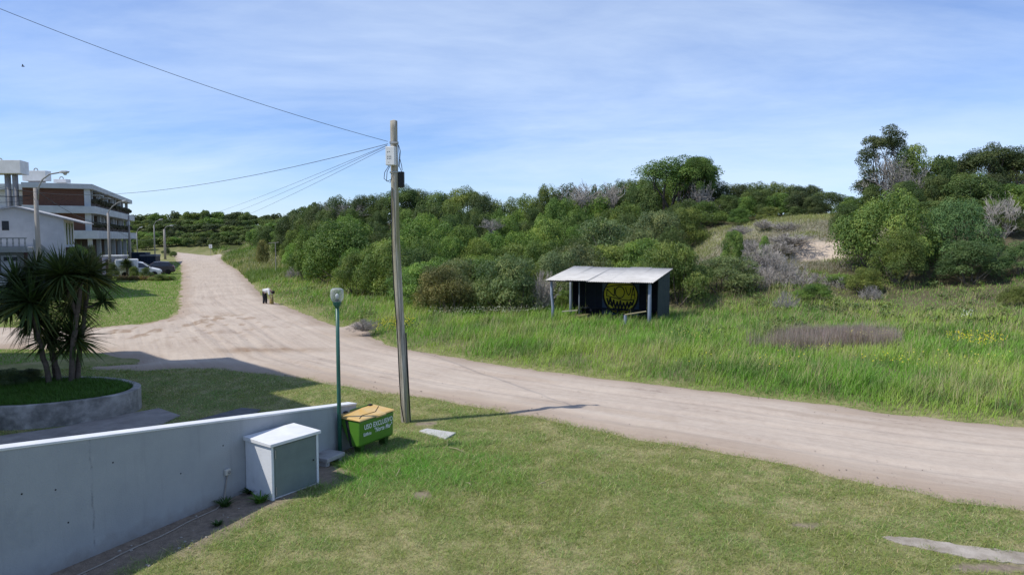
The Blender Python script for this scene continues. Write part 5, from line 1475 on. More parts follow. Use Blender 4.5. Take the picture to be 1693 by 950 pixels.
for yy in (.1, SD / 2, SD - .12): MB().span(.02, SL + .02, yy - .04, yy + .04, rz_(yy) - .13, rz_(yy) - .03).build('beam', m_inside, sh)
tag(sh, 'open roadside shelter with pale corrugated roof and yellow graffiti inside', 'shelter')
a = sh.matrix_basis
rail = eframe('low_rail', Vector((5.05, 30.25, tz(5.05, 30.25))), sx_)
MB().tube([(0, 0, -.3), (0, 0, .42)], .07, 10).build('post', m_bluepost, rail)
MB().tube([(-.02, -.02, .44), (.9, .15, .62)], .028, 7).build('bar', m_twig, rail)
tag(rail, 'short blue post with a thin wooden bar in front of the shelter', 'rail')
p = Vector((2.75, 32.3, tz(2.75, 32.3) + .4))
tag(MB().box(p, (.75, .16, .03), Matrix.Rotation(-.3, 3, 'Z') @ Matrix.Rotation(-.1, 3, 'Y')).build('plank', pmat('grey_plank', (.42, .38, .33), (.33, .3, .26), scale=4, rough=.9, stretch=(.3, 3, 3))), 'loose pale plank in the shelter doorway', 'plank')

# ------------------------------------------------------------------ person bending over at the verge
def skin_mesh(name, verts, edges, radii, root, mat, parent, lev=2):
    me = bpy.data.meshes.new(name); me.from_pydata([tuple(v_) for v_ in verts], edges, [])
    o = bpy.data.objects.new(name, me); COL.objects.link(o)
    sk = o.modifiers.new('skin', 'SKIN'); sb = o.modifiers.new('sub', 'SUBSURF'); sb.levels = lev; sb.render_levels = lev
    for i, r in enumerate(radii):
        sv = me.skin_vertices[0].data[i]; sv.radius = r if hasattr(r, '__len__') else (r, r); sv.use_root = (i == root)
    dg = bpy.context.evaluated_depsgraph_get(); m2 = bpy.data.meshes.new_from_object(o.evaluated_get(dg))
    bpy.data.objects.remove(o); m2.name = name; m2.materials.clear(); m2.materials.append(mat)
    m2.polygons.foreach_set('use_smooth', np.ones(len(m2.polygons), bool))
    o = bpy.data.objects.new(name, m2); return link(o, parent)
pb = G(440, 503.5)
per = empty('person', pb, math.radians(-8))          # local x: the way the person faces
m_skin = pmat('skin', (.42, .26, .18), (.38, .23, .16), rough=.6)
m_shirt = pmat('white_shirt', (.74, .74, .73), (.62, .62, .62), scale=6, rough=.85, bump=.2)
m_trou = pmat('dark_trousers', (.022, .022, .028), (.035, .035, .042), scale=6, rough=.9, bump=.2)
m_hair = pmat('dark_hair', (.012, .01, .009), (.02, .017, .014), scale=20, rough=.7)
pel = (-.14, 0, .84)
bv = [pel, (.02, 0, .94), (.20, 0, .96), (.34, 0, .93), (.42, 0, .87), (.50, 0, .80),       # pelvis, spine, neck, head
      (-.10, .10, .80), (-.04, .11, .44), (-.06, .11, .08), (.06, .13, .04),              # left leg
      (-.12, -.10, .80), (-.08, -.11, .44), (-.12, -.11, .08), (.0, -.13, .04),           # right leg
      (.30, .17, .90), (.33, .19, .64), (.40, .17, .40), (.42, .16, .33),                 # left arm
      (.30, -.17, .90), (.34, -.19, .64), (.42, -.15, .40), (.44, -.14, .33)]
be = [(0, 1), (1, 2), (2, 3), (3, 4), (4, 5), (0, 6), (6, 7), (7, 8), (8, 9), (0, 10), (10, 11), (11, 12), (12, 13), (3, 14), (14, 15), (15, 16), (16, 17), (3, 18), (18, 19), (19, 20), (20, 21)]
brad = [.13, .125, .13, .11, .055, .09, .085, .06, .042, .04, .085, .06, .042, .04, .055, .04, .032, .028, .055, .04, .032, .028]
skin_mesh('body', bv, be, brad, 0, m_skin, per)
skin_mesh('trousers', [bv[i] for i in (0, 6, 7, 8, 10, 11, 12)] + [(-.04, 0, .90)], [(0, 1), (1, 2), (2, 3), (0, 4), (4, 5), (5, 6), (0, 7)], [.155, .11, .085, .07, .11, .085, .07, .14], 0, m_trou, per)
skin_mesh('shirt', [(-.10, 0, .89), bv[1], bv[2], bv[3], bv[14], bv[15], bv[18], bv[19]], [(0, 1), (1, 2), (2, 3), (3, 4), (4, 5), (3, 6), (6, 7)], [.15, .155, .155, .13, .085, .065, .085, .065], 1, m_shirt, per)
bm = bmesh.new(); bmesh.ops.create_uvsphere(bm, u_segments=14, v_segments=10, radius=.115)
for v_ in bm.verts: v_.co = Vector((v_.co.x * 1.05, v_.co.y * .9, v_.co.z)) + Vector((.50, 0, .83))
me = bpy.data.meshes.new('hair'); bm.to_mesh(me); bm.free(); me.materials.append(m_hair); link(bpy.data.objects.new('hair', me), per)
for yy, xx in ((.11, -.02), (-.12, -.07)):
    MB().box((xx + .02, yy, .035), (.26, .09, .08)).build('shoe', m_trou, per, bevel=.03, seg=3)
for sy, xx in ((1, .42), (-1, .44)):
    for k in range(4):
        MB().tube([(xx + .0, sy * (.13 + .018 * k), .335), (xx + .012, sy * (.13 + .018 * k), .29), (xx - .005, sy * (.13 + .018 * k), .265)], [.009, .008, .006], 5).build('finger', m_skin, per)
    MB().tube([(xx - .02, sy * .125, .345), (xx + .03, sy * .115, .31), (xx + .03, sy * .12, .285)], [.010, .009, .007], 5).build('thumb', m_skin, per)
tag(per, 'person in white shirt and dark trousers bending over at the road edge', 'person')
bag = empty('cloth_bag', pb + Vector((.37, -.02, 0)))
MB().lathe([(.10, 0), (.14, .06), (.13, .22), (.09, .34), (.07, .40)], 14).build('sack', pmat('yellowish_sack', (.30, .23, .08), (.20, .17, .06), scale=7, rough=.9, bump=.4), bag, smooth=True)
MB().tube([(-.06, 0, .38), (-.04, 0, .47), (.04, 0, .47), (.06, 0, .38)], .012, 6).build('handle', m_trou, bag)
tag(bag, 'yellowish brown bag on the ground at the bending person\'s hands', 'bag')

# ------------------------------------------------------------------ the block the photograph was taken from (just outside the frame; its shadow falls on the lawn)
m_block = pmat('block_render', (.62, .61, .59), (.52, .51, .49), scale=1.2, rough=.85, bump=.2)
P2, P3, P4, P5, P6 = G(286, 599), G(395, 592), G(548, 632), G(440, 642), G(512, 670)
adir = (P6 - P2).normalized(); bdir2 = Vector((adir.y, -adir.x, 0))          # bdir2 points back to the left
if bdir2.x > 0: bdir2 = -bdir2
HM, HP = 12.4, 2.75
o_m = P2 - Vector((SHX, SHY, 0)) * HM
blk = empty('apartment_block', (o_m.x, o_m.y, 0))
def para(a0, a1, b0, b1, z0, z1, name, parent, mat, base=o_m):
    mb = MB(); Q = []
    for z in (z0, z1):
        for a_, c_ in ((a0, b0), (a1, b0), (a1, b1), (a0, b1)):
            p = adir * a_ + bdir2 * c_; Q.append((p.x, p.y, z))
    return mb.hexa(Q).build(name, mat, parent)
la = 10.5
para(-(P2 - G(236, 583)).dot(adir), la, 0, 9, -.2, HM, 'wall', blk, m_block)
sp = (P3 - Vector((SHX, SHY, 0)) * (HM + HP) - o_m).dot(adir); sq = (P3 - Vector((SHX, SHY, 0)) * (HM + HP) - o_m).dot(bdir2)
lp_ = (P4 - P3).dot(adir)
para(sp, sp + lp_, max(sq, .05), max(sq, .05) + 4, HM + .003, HM + HP, 'penthouse', blk, m_block)
m_pane = pmat('dark_window_glass', (.03, .035, .045), (.05, .055, .065), scale=1, rough=.08, spec=.6)
for f in range(4):
    for k in range(4):
        w_ = para(1 + k * 2.5, 2.4 + k * 2.5, -.03, .02, f * 3.05 + 1.0, f * 3.05 + 2.3, 'window', blk, m_pane)
tag(blk, 'white apartment block just left of the frame whose shadow crosses the lawn', 'building')
# lower wing that carries the shadow on to the left
P1, P0 = G(236, 583), G(-40, 583)
wing = empty('apartment_wing', (P1.x - SHX * 10, P1.y - SHY * 10, 0))
MB().span(-9, 0, -8, 0, -.2, 10).build('wall', m_block, wing)
for k in range(3): MB().span(-7.5 + k * 2.5, -6.2 + k * 2.5, -.02, .03, 6.5, 8).build('window', m_pane, wing)
tag(wing, 'lower wing of the white apartment block left of the frame', 'building')

# ------------------------------------------------------------------ brick apartment block down the road
m_band = pmat('fascia_render', (.50, .53, .55), (.40, .43, .44), scale=.9, rough=.85, bump=.1, c3=(.33, .34, .34), c3scale=.5, c3lo=.6, c3hi=.85)
m_brick, N, L, b = nodes_of('red_brick')
tc = N.new('ShaderNodeTexCoord'); br = N.new('ShaderNodeTexBrick'); br.inputs['Scale'].default_value = 1.0
mp = N.new('ShaderNodeMapping'); mp.inputs['Rotation'].default_value = (math.radians(90), 0, 0)
sw = N.new('ShaderNodeSeparateXYZ'); cw = N.new('ShaderNodeCombineXYZ'); L.new(tc.outputs['Object'], sw.inputs[0])
L.new(mth(N, L, 'ADD', sw.outputs[0], sw.outputs[1]), cw.inputs[0]); L.new(sw.outputs[2], cw.inputs[1])
L.new(cw.outputs[0], br.inputs['Vector'])
br.inputs['Color1'].default_value = (.125, .052, .032, 1); br.inputs['Color2'].default_value = (.085, .036, .023, 1); br.inputs['Mortar'].default_value = (.13, .085, .065, 1)
br.inputs['Brick Width'].default_value = .30; br.inputs['Row Height'].default_value = .11; br.inputs['Mortar Size'].default_value = .012
L.new(br.outputs['Color'], b.inputs['Base Color']); b.inputs['Roughness'].default_value = .9
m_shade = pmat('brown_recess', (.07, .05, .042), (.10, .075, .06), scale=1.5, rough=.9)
m_curt = pmat('pale_curtain', (.42, .41, .38), (.34, .33, .30), scale=3, rough=.9, stretch=(4, 4, .3))
B0 = Vector((-49.4, 81.0, 0)); e1v = Vector((-.385, .923, 0)); 
bb = eframe('brick_apartment_block', B0, -Vector((-.923, -.385, 0)))     # local x to the right along the gable, local y away along the road
BLEN = 37.0; BW = 7.0
# local: gable occupies x in (-BW,0), y=0; road facade at x=0, y in (0,BLEN)
Z = dict(r1=10.75, r0=10.15, f2t=8.15, f2b=7.30, f1t=5.30, f1b=4.32)
def part(name, mat, x0, x1, y0, y1, z0, z1, parent=bb, bevel=0): return MB().span(x0, x1, y0, y1, z0, z1).build(name, mat, parent, bevel=bevel)
part('roof_fascia', m_band, -BW, 0, 0, BLEN, Z['r0'], Z['r1'], bevel=.03)
part('floor_band', m_band, -BW, .25, -.15, BLEN + .15, Z['f2b'], Z['f2t'], bevel=.03)
part('floor_band', m_band, -BW, .4, -.3, BLEN + .3, Z['f1b'], Z['f1t'], bevel=.03)
part('gable_wall', m_brick, -BW, -.95, .45, .75, Z['f2t'] - .01, Z['r0'] + .01)
part('gable_wall', m_brick, -BW, -.95, .45, .75, Z['f1t'] - .01, Z['f2b'] + .01)
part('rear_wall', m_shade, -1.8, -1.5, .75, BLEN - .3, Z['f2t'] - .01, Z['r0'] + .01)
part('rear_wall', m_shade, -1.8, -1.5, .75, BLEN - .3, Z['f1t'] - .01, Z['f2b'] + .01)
for zl, zh in ((Z['f2t'] - .01, Z['r0'] + .01), (Z['f1t'] - .01, Z['f2b'] + .01)):
    part('corner_pillar', m_band, -.93, -.35, .4, .85, zl, zh)
    for yy in (3.2, 8.6, 11.4, 15.0, 19.8, 22.4, 27.0, 30.0, 35.6):
        part('pillar', m_band, -.95, -.55, yy, yy + .42, zl, zh)
    for yy in (5.2, 13.0, 17.2, 24.5, 32.5):
        f = part('window', m_pane, -1.49, -1.44, yy, yy + 2.6, zl + .35, zh - .35)
        MB().span(-1.47, -1.42, yy + .1, yy + 1.0, zl + .35, zh - .35).build('curtain', m_curt, f)
    for yy in np.arange(1.2, BLEN - 1.5, 3.9):
        part('railing', m_shade, -.42, -.36, yy, yy + 3.4, zl, zl + .75)
        mb = MB()
        for k in range(14):
            t_ = random.random() * 3.3; q = (-.3 + random.gauss(0, .1), yy + t_, zl + .6 + random.random() * .3)
            mb.box(q, (.28, .35, .3), Matrix.Rotation(random.random() * 3, 3, Vector((1, .3, .5)).normalized()))
        mb.build('balcony_plants', pmat('balcony_plant%d' % random.randrange(10 ** 6), (.03, .04, .02), (.07, .06, .035), scale=6, rough=.9), bb)['kind'] = 'stuff'
for yy in (3.5, 9.5):
    part('awning', m_band, -.9, .3, yy, yy + 2.6, Z['r0'] - .55, Z['r0'] - .47)
# open ground floor on pillars
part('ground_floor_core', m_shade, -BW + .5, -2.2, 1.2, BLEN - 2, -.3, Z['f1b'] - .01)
for yy in (.6, 6.5, 12.5, 18.5, 24.5, 30.5, 36.0):
    part('ground_pillar', m_band, -.8, -.35, yy, yy + .45, -.3, Z['f1b'] - .01)
m_bpanel = pmat('grey_corrugated', (.22, .24, .27), (.17, .19, .22), scale=4, rough=.7, stretch=(1, 1, .2))
for k in range(8): part('corrugated_panel', m_bpanel, -1.0 + .03 * (k % 2), -.9 + .03 * (k % 2), 25.5 + k * .62, 26.05 + k * .62, -.3, Z['f1b'] - .3)
tag(bb, 'three-storey brick apartment block with white bands and balconies at left', 'building')

# second block behind the house
b2p = D(53, 308, 88); b2 = eframe('apartment_block_behind', Vector((b2p.x, b2p.y, 0)), (.985, .17, 0))
z_t, z_b = D(30, 304, 88).z, D(30, 314, 88).z
MB().span(-22, 0, 0, 12, z_b, z_t).build('roof_fascia', m_band, b2, bevel=.03)
MB().span(-22, -.6, .9, 11, -.3, z_b + .01).build('wall', m_block, b2)
z3 = D(30, 318, 88).z; z4 = D(30, 342, 88).z
for k in range(6): MB().span(-20.5 + k * 3.4, -18.6 + k * 3.4, .84, .95, z4, z3 - .5).build('window', m_pane, b2)
MB().span(-22, 0, -.2, .8, D(30, 345, 88).z - .9, D(30, 345, 88).z).build('balcony_band', m_band, b2)
tag(b2, 'pale apartment block showing its roof edge behind the white house', 'building')
# roof water tanks
def tank(name, px0, px1, pxs, y0, y1, ys, d, label, cols=None, zfoot=None):
    """box: front face px0..px1, side face to pxs; front top y0, bottom y1; ys = top of the far side edge"""
    p0, p1 = D(px0, y0, d), D(px1, y0, d); zt, zb_ = p1.z, D(px1, y1, d).z
    k = (zt - CAMZ) / ((395 - ys) / FPX); q = D(pxs, ys, k)
    r = empty(name, (p1.x, p1.y, zb_)); o_ = Vector((p1.x, p1.y, zb_))
    v1 = Vector((p1.x - p0.x, 0, 0)); v2 = Vector((q.x - p1.x, q.y - p1.y, 0)); h = zt - zb_
    Q = []
    for z in (0, h): Q += [-v1 + Vector((0, 0, z)), Vector((0, 0, z)), v2 + Vector((0, 0, z)), v2 - v1 + Vector((0, 0, z))]
    MB().hexa(Q).build('tank_box', m_tank, r, bevel=.03)
    hp = -v1 * .5 + v2 * .4 + Vector((0, 0, h))
    w_ = 3.2 * d / FPX
    MB().tube([hp + Vector((w_ * math.cos(t_), 0, w_ * 1.3 * math.sin(t_))) for t_ in np.linspace(0, math.pi, 9)], .07, 6).build('hatch_hoop', m_steel, r)
    for (a_, c_) in cols or ():
        pa, pc = D(a_, y1, d + 1.2), D(c_, y1, d + 1.2)
        cx, rr_ = (pa.x + pc.x) / 2 - o_.x, (pc.x - pa.x) / 2
        MB().tube([(cx, v2.y * .5, 0.001), (cx, v2.y * .5, -(zb_ - (zfoot or 0)))], rr_, 14).build('column', m_tankc, r, smooth=True)
    if not cols: MB().hexa([p + Vector((0, 0, -(zb_ - zfoot) if i < 4 else -.002)) for i, p in enumerate([(-v1 * .8 + v2 * .2), (v1 * -.2 + v2 * .2), (v1 * -.2 + v2 * .8), (-v1 * .8 + v2 * .8)] * 2)]).build('plinth', m_tankc, r)
    tag(r, label, 'water tank')
m_tank = pmat('tank_white', (.68, .68, .67), (.56, .56, .55), scale=1, rough=.85, c3=(.42, .42, .4), c3scale=.6, c3lo=.6, c3hi=.9)
m_tankc = pmat('tank_concrete', (.34, .33, .33), (.26, .25, .25), scale=1.2, rough=.9)
tank('roof_water_tank', -45, 33, 47.5, 264.5, 286.5, 270, 78, 'white roof water tank on two round columns at the left edge', cols=((8, 17), (20.5, 29)), zfoot=0)
tank('roof_water_tank', 36, 75, 84.5, 282, 299, 284.5, 90, 'white roof water tank in the middle, behind the street lamp arm', zfoot=Z['r1'] - .1)
tank('roof_water_tank', 88, 109, 117, 296, 302, 298, 98, 'small white roof tank above the brick block roof', zfoot=Z['r1'] - .1)

# ------------------------------------------------------------------ white gabled house with terrace annex
m_hwall = pmat('whitewashed_wall', (.64, .65, .68), (.55, .56, .59), scale=1.4, rough=.9, bump=.3, bscale=9)
hd = 66.0
hc = D(105, 362, hd)          # right corner of the gable at the eaves
hx = Vector((.93, .367, 0))
hs = eframe('white_house', Vector((hc.x, hc.y, 0)), hx)
ze = hc.z; zr = D(27, 343, 64.6).z; HWD = 7.7; HL = 4.2
def hspan(name, mat, x0, x1, y0, y1, z0, z1, parent=hs): return MB().span(x0, x1, y0, y1, z0, z1).build(name, mat, parent)
xr = -3.84
MB().prism([(-HWD, -.3), (0, -.3), (0, ze), (xr, zr), (-HWD, ze + .25)], 0, HL, lambda a, c, h: (a, h, c)).build('wall', m_hwall, hs)
m_hroof = pmat('pale_roof', (.46, .46, .47), (.36, .36, .37), scale=2, rough=.8)
sl_ = (zr - ze) / (0 - xr)
ov = 1.7
MB().prism([(xr, zr + .02), (ov, ze - sl_ * ov + .02), (ov, ze - sl_ * ov + .14), (xr, zr + .16)], -.35, HL + .3, lambda a, c, h: (a, h, c)).build('roof_slope', m_hroof, hs)
MB().prism([(xr - .002, zr + .02), (-HWD - .4, ze + .15), (-HWD - .4, ze + .29), (xr - .002, zr + .16)], -.35, HL + .3, lambda a, c, h: (a, h, c)).build('roof_slope', m_hroof, hs)
w1 = D(10.5, 375, 64.5)
wx = -HWD + 3.55
f = hspan('window', m_pane, -4.95, -4.40, -.03, .02, D(10, 381, hd).z, D(10, 366, hd).z)
for yy in (.5, 1.7, 2.9):
    w_ = hspan('side_window', m_pane, -.02, .03, yy, yy + .7, 3.75, ze - .35)
    MB().span(.0, .06, yy - .12, yy - .02, 3.7, ze - .3).build('frame', m_white, w_)
hspan('side_balcony', m_shade, .01, 1.3, .3, 4.0, 2.75, 3.5)
hspan('side_slab', m_white, .01, 1.35, .25, 4.1, 2.55, 2.74)
tag(hs, 'white gabled house with low pitched roof behind the concrete street pole', 'house')
an = eframe('terrace_annex', Vector((hc.x, hc.y, 0)) - hx * 2.3 + Vector((hx.y, -hx.x, 0)) * 4.2, hx)
m_ann = pmat('annex_render', (.42, .43, .42), (.34, .35, .34), scale=1.6, rough=.9)
m_rpost = pmat('dark_red_post', (.10, .05, .045), (.075, .04, .035), scale=4, rough=.8)
zt_ = D(30, 409, 61).z
MB().span(-9, .3, 0, 4.0, zt_ - .45, zt_).build('slab', m_ann, an, bevel=.03)
MB().span(-9, .2, .8, 3.9, -.3, zt_ - .46).build('wall', m_ann, an)
for k, xx in enumerate((-6.5, -4.6, -2.95, -1.2)):
    f = MB().span(xx - .72, xx + .45, .70, .79, -.1, zt_ - .75).build('door', m_white, an)
    for q in (-.5, .1): MB().span(xx + q, xx + q + .42, .66, .695, zt_ - 1.2, zt_ - .85).build('pane', m_pane, f)
for xx in (-7.4, -5.5, -3.7, -2.0, .1): MB().span(xx - .12, xx + .12, .05, .3, -.3, zt_ - .46).build('post', m_rpost, an)
MB().span(-9, .25, .1, .26, zt_ + .78, zt_ + .88).build('handrail', m_ann, an)
MB().span(-9, .25, .1, .26, zt_ + .001, zt_ + .1).build('bottom_rail', m_ann, an)
bal = MB().lathe([(.06, 0), (.07, .03), (.04, .12), (.085, .26), (.05, .44), (.04, .55), (.07, .64), (.06, .679)], 10)
bo = bal.build('baluster', m_ann, an, smooth=True); bo.location = (-8.9, .18, zt_ + .1)
for k in range(1, 21):
    c_ = bo.copy(); COL.objects.link(c_); c_.location = (-8.9 + k * .45, .18, zt_ + .1)
tag(an, 'flat-roofed annex with white doors and balustrade in front of the white house', 'annex')
st = eframe('outside_stair', Vector((hc.x, hc.y, 0)) - hx * 1.9 + Vector((hx.y, -hx.x, 0)) * 2.6, hx)
for k in range(12): MB().span(.15 + k * .3, .15 + (k + 1) * .3 - .002, 0, 1.1, -.3, zt_ - (k + 1) * zt_ / 13).build('step', m_ann, st)
MB().hexa([(0, -.12, zt_ - .1), (4.0, -.12, -.2), (4.0, -.01, -.2), (0, -.01, zt_ - .1), (0, -.12, zt_ + .8), (4.0, -.12, .8), (4.0, -.01, .8), (0, -.01, zt_ + .8)]).build('parapet', m_ann, st)
tag(st, 'outside stair with sloping parapet at the gable of the white house', 'stair')

# ------------------------------------------------------------------ street lamps
m_cpole = pmat('concrete_pole', (.36, .33, .30), (.27, .25, .225), scale=2, rough=.9, bump=.4, stretch=(1, 1, .3))
m_spole = pmat('grey_steel_pole', (.28, .28, .27), (.22, .22, .21), scale=4, rough=.6)
def street_lamp(px, ytop, d, ybase, rt, rb_, arm, head, label, mat, lean=0.0, headcol=None):
    top = D(px, ytop, d); z0 = float(rise(d))
    r = empty('street_lamp', (top.x, top.y, z0)); o_ = Vector((top.x, top.y, z0)); h = top.z - z0
    MB().tube([(lean, 0, -.4), (lean * .5, 0, h * .5), (0, 0, h)], [rb_, (rt + rb_) / 2, rt], 10).build('pole', mat, r, smooth=True)
    pts = [D(a, c, d) - o_ for a, c in arm]
    MB().tube(pts, .05, 7).build('arm', m_spole, r, smooth=True)
    hp = pts[-1]; dr = (pts[-1] - pts[-2]).normalized(); an_ = math.atan2(dr.z, dr.x)
    L_ = head
    hd_ = MB(); n0 = []
    rot = Matrix.Rotation(-an_ * .6, 3, 'Y')
    for (xx, wy, zl, zh) in ((-.05, .08, -.06, .06), (L_ * .3, .18, -.09, .09), (L_ * .75, .17, -.08, .06), (L_, .05, -.02, .02)):
        n0.append([hp + rot @ Vector((xx, sy * wy, z_)) for sy, z_ in ((-1, zl), (1, zl), (1, zh), (-1, zh))])
    V = [p for q in n0 for p in q]; F = []
    for i in range(3):
        for j in range(4): F.append((4 * i + j, 4 * i + (j + 1) % 4, 4 * i + 4 + (j + 1) % 4, 4 * i + 4 + j))
    F += [(3, 2, 1, 0), (12, 13, 14, 15)]
    hd_.add(V, F).build('lamp_head', m_lhead, r, bevel=.02)
    c_ = hp + rot @ Vector((L_ * .5, 0, -.10))
    MB().lathe([(.001, -.13), (.08, -.11), (.12, -.04), (.13, 0)], 12, tuple(c_), close=False).build('lens', m_lens, r, smooth=True)
    tag(r, label, 'street lamp', 'street lamps along the left side of the road'); return r
m_lhead = pmat('lamp_head_paint', (.55, .56, .56), (.42, .43, .43), scale=5, rough=.5)
m_lens = pmat('lamp_lens', (.5, .5, .48), rough=.2)
street_lamp(58.5, 311, 48, 0, .13, .18, [(63, 330), (64, 309), (70, 297), (82, 288), (100, 285)], .62, 'street lamp on the thick concrete pole in front of the white house', m_cpole)
street_lamp(178.5, 352, 75, 0, .12, .16, [(178.5, 370), (179, 350), (186, 341), (195, 335), (203, 332.5)], .55, 'street lamp on a slim pole beside the parked white van', m_cpole)
street_lamp(254.5, 372, 118, 0, .09, .12, [(254.5, 380), (254.5, 372), (258, 366), (263, 363.5)], .7, 'thin far street lamp left of the concrete pole at the road end', m_spole)
street_lamp(271.5, 379, 125, 0, .17, .21, [(271.5, 385), (272, 378), (275, 374.5), (281, 373)], .7, 'far street lamp on the pale concrete pole at the road end', m_cpole)
street_lamp(226, 384, 140, 0, .08, .1, [(226, 392), (226, 384), (228, 379), (231, 376.5)], .7, 'farthest street lamp just right of the brick block', m_spole)
p = D(212.5, 356, 96); ps = empty('service_pole', (p.x, p.y, float(rise(96))))
MB().tube([(0, 0, -.4), (0, 0, p.z - float(rise(96)))], [.16, .11], 9).build('pole', m_cpole, ps, smooth=True)
MB().box((0, -.1, p.z - 1.2), (.35, .2, .5)).build('meter_box', m_lhead, ps, bevel=.02)
tag(ps, 'plain service pole in front of the brick block facade', 'pole')
# wires on the near street pole
pa = D(57, 314, 48); 
for k, (y_, lab) in enumerate(((294, 'upper cable leading left from the concrete street pole'), (316, 'thick lower cable leading left from the concrete street pole'), (331, 'thin cable passing the concrete street pole near the house roof'))):
    wire('street_cable', D(56, 316 + 6 * k, 48), D(-60, y_ - 2, 44), .25, .025 if k == 1 else .014, lab, n=16)
wire('street_cable', D(60, 315, 48), D(178, 372, 75), .5, .018, 'cable running from the concrete street pole to the slim lamp pole')
wire('street_cable', D(178.5, 372, 75), D(254, 395, 118), .8, .02, 'cable running along the brick block towards the road end')
# sign and post at the road end
sg = D(348, 407, 138); sr = empty('road_sign', (sg.x, sg.y, tz(sg.x, sg.y)))
hz = sg.z - sr.location.z
MB().tube([(0, .04, -.3), (0, .04, hz + .3)], .035, 7).build('post', m_spole, sr)
MB().box((0, 0, hz), (.66, .03, .72)).build('plate', m_white, sr, bevel=.01)
MB().box((0, -.018, hz + .05), (.42, .006, .05)).build('sign_bar', m_dark, sr); MB().box((0, -.0185, hz - .08), (.05, .006, .28)).build('sign_bar', m_dark, sr)
tag(sr, 'small square white road sign at the far end of the sand road', 'sign')
tpz = D(455, 400, 78); tp = empty('crossbar_post', (tpz.x, tpz.y, tz(tpz.x, tpz.y)))
hz = tpz.z - tp.location.z
MB().tube([(0, 0, -.4), (.02, 0, hz)], [.06, .045], 8).build('post', m_dead, tp); MB().tube([(-.75, 0, hz - .12), (.45, 0, hz - .02)], .03, 6).build('crossbar', m_dead, tp)
tag(tp, 'thin pale post with a crossbar in the scrub right of the road', 'post')

# ------------------------------------------------------------------ vehicles
m_tyre = pmat('tyre_rubber', (.012, .012, .012), (.02, .02, .02), rough=.9)
m_rim = pmat('wheel_rim', (.40, .40, .41), (.30, .30, .31), rough=.4, metal=.5)
m_lampred = pmat('tail_lamp', (.45, .02, .02), (.35, .015, .015), rough=.25)
m_cglass = pmat('car_glass', (.02, .025, .03), (.03, .035, .04), rough=.05, spec=.8)
m_lampw = pmat('head_lamp', (.7, .7, .72), (.6, .6, .62), rough=.15)
def loft(secs, name, mat, parent, bevel=.03):
    """secs: list of (x, half width low, half width high, z low, z waist, z top) cross-sections front to back"""
    V = []; F = []
    for x_, wl_, wh, z0_, zw, z1_ in secs:
        V += [(x_, -wl_ * .92, z0_), (x_, -wl_, z0_ + .18), (x_, -wl_, zw), (x_, -wh, z1_ - .03), (x_, -wh * .8, z1_), (x_, wh * .8, z1_), (x_, wh, z1_ - .03), (x_, wl_, zw), (x_, wl_, z0_ + .18), (x_, wl_ * .92, z0_)]
    n = len(secs)
    for i in range(n - 1):
        for j in range(10): F.append((10 * i + j, 10 * i + (j + 1) % 10, 10 * i + 10 + (j + 1) % 10, 10 * i + 10 + j))
    F += [tuple(range(9, -1, -1)), tuple(10 * (n - 1) + j for j in range(10))]
    return MB().add(V, F).build(name, mat, parent, smooth=False, bevel=bevel)
def wheels(r, xs, hw, rad):
    for x_ in xs:
        for sy in (-1, 1):
            w_ = MB().lathe([(rad * .6, -.09), (rad * .92, -.09), (rad, -.06), (rad, .06), (rad * .92, .09), (rad * .6, .09)], 22).build('wheel', m_tyre, r, smooth=False)
            w_.location = (x_, sy * (hw - .05), rad); w_.rotation_euler = (math.radians(90), 0, 0)
            MB().lathe([(.001, -.075), (rad * .3, -.085), (rad * .62, -.07), (rad * .62, .07), (rad * .3, .085), (.001, .075)], 16).build('rim', m_rim, w_)
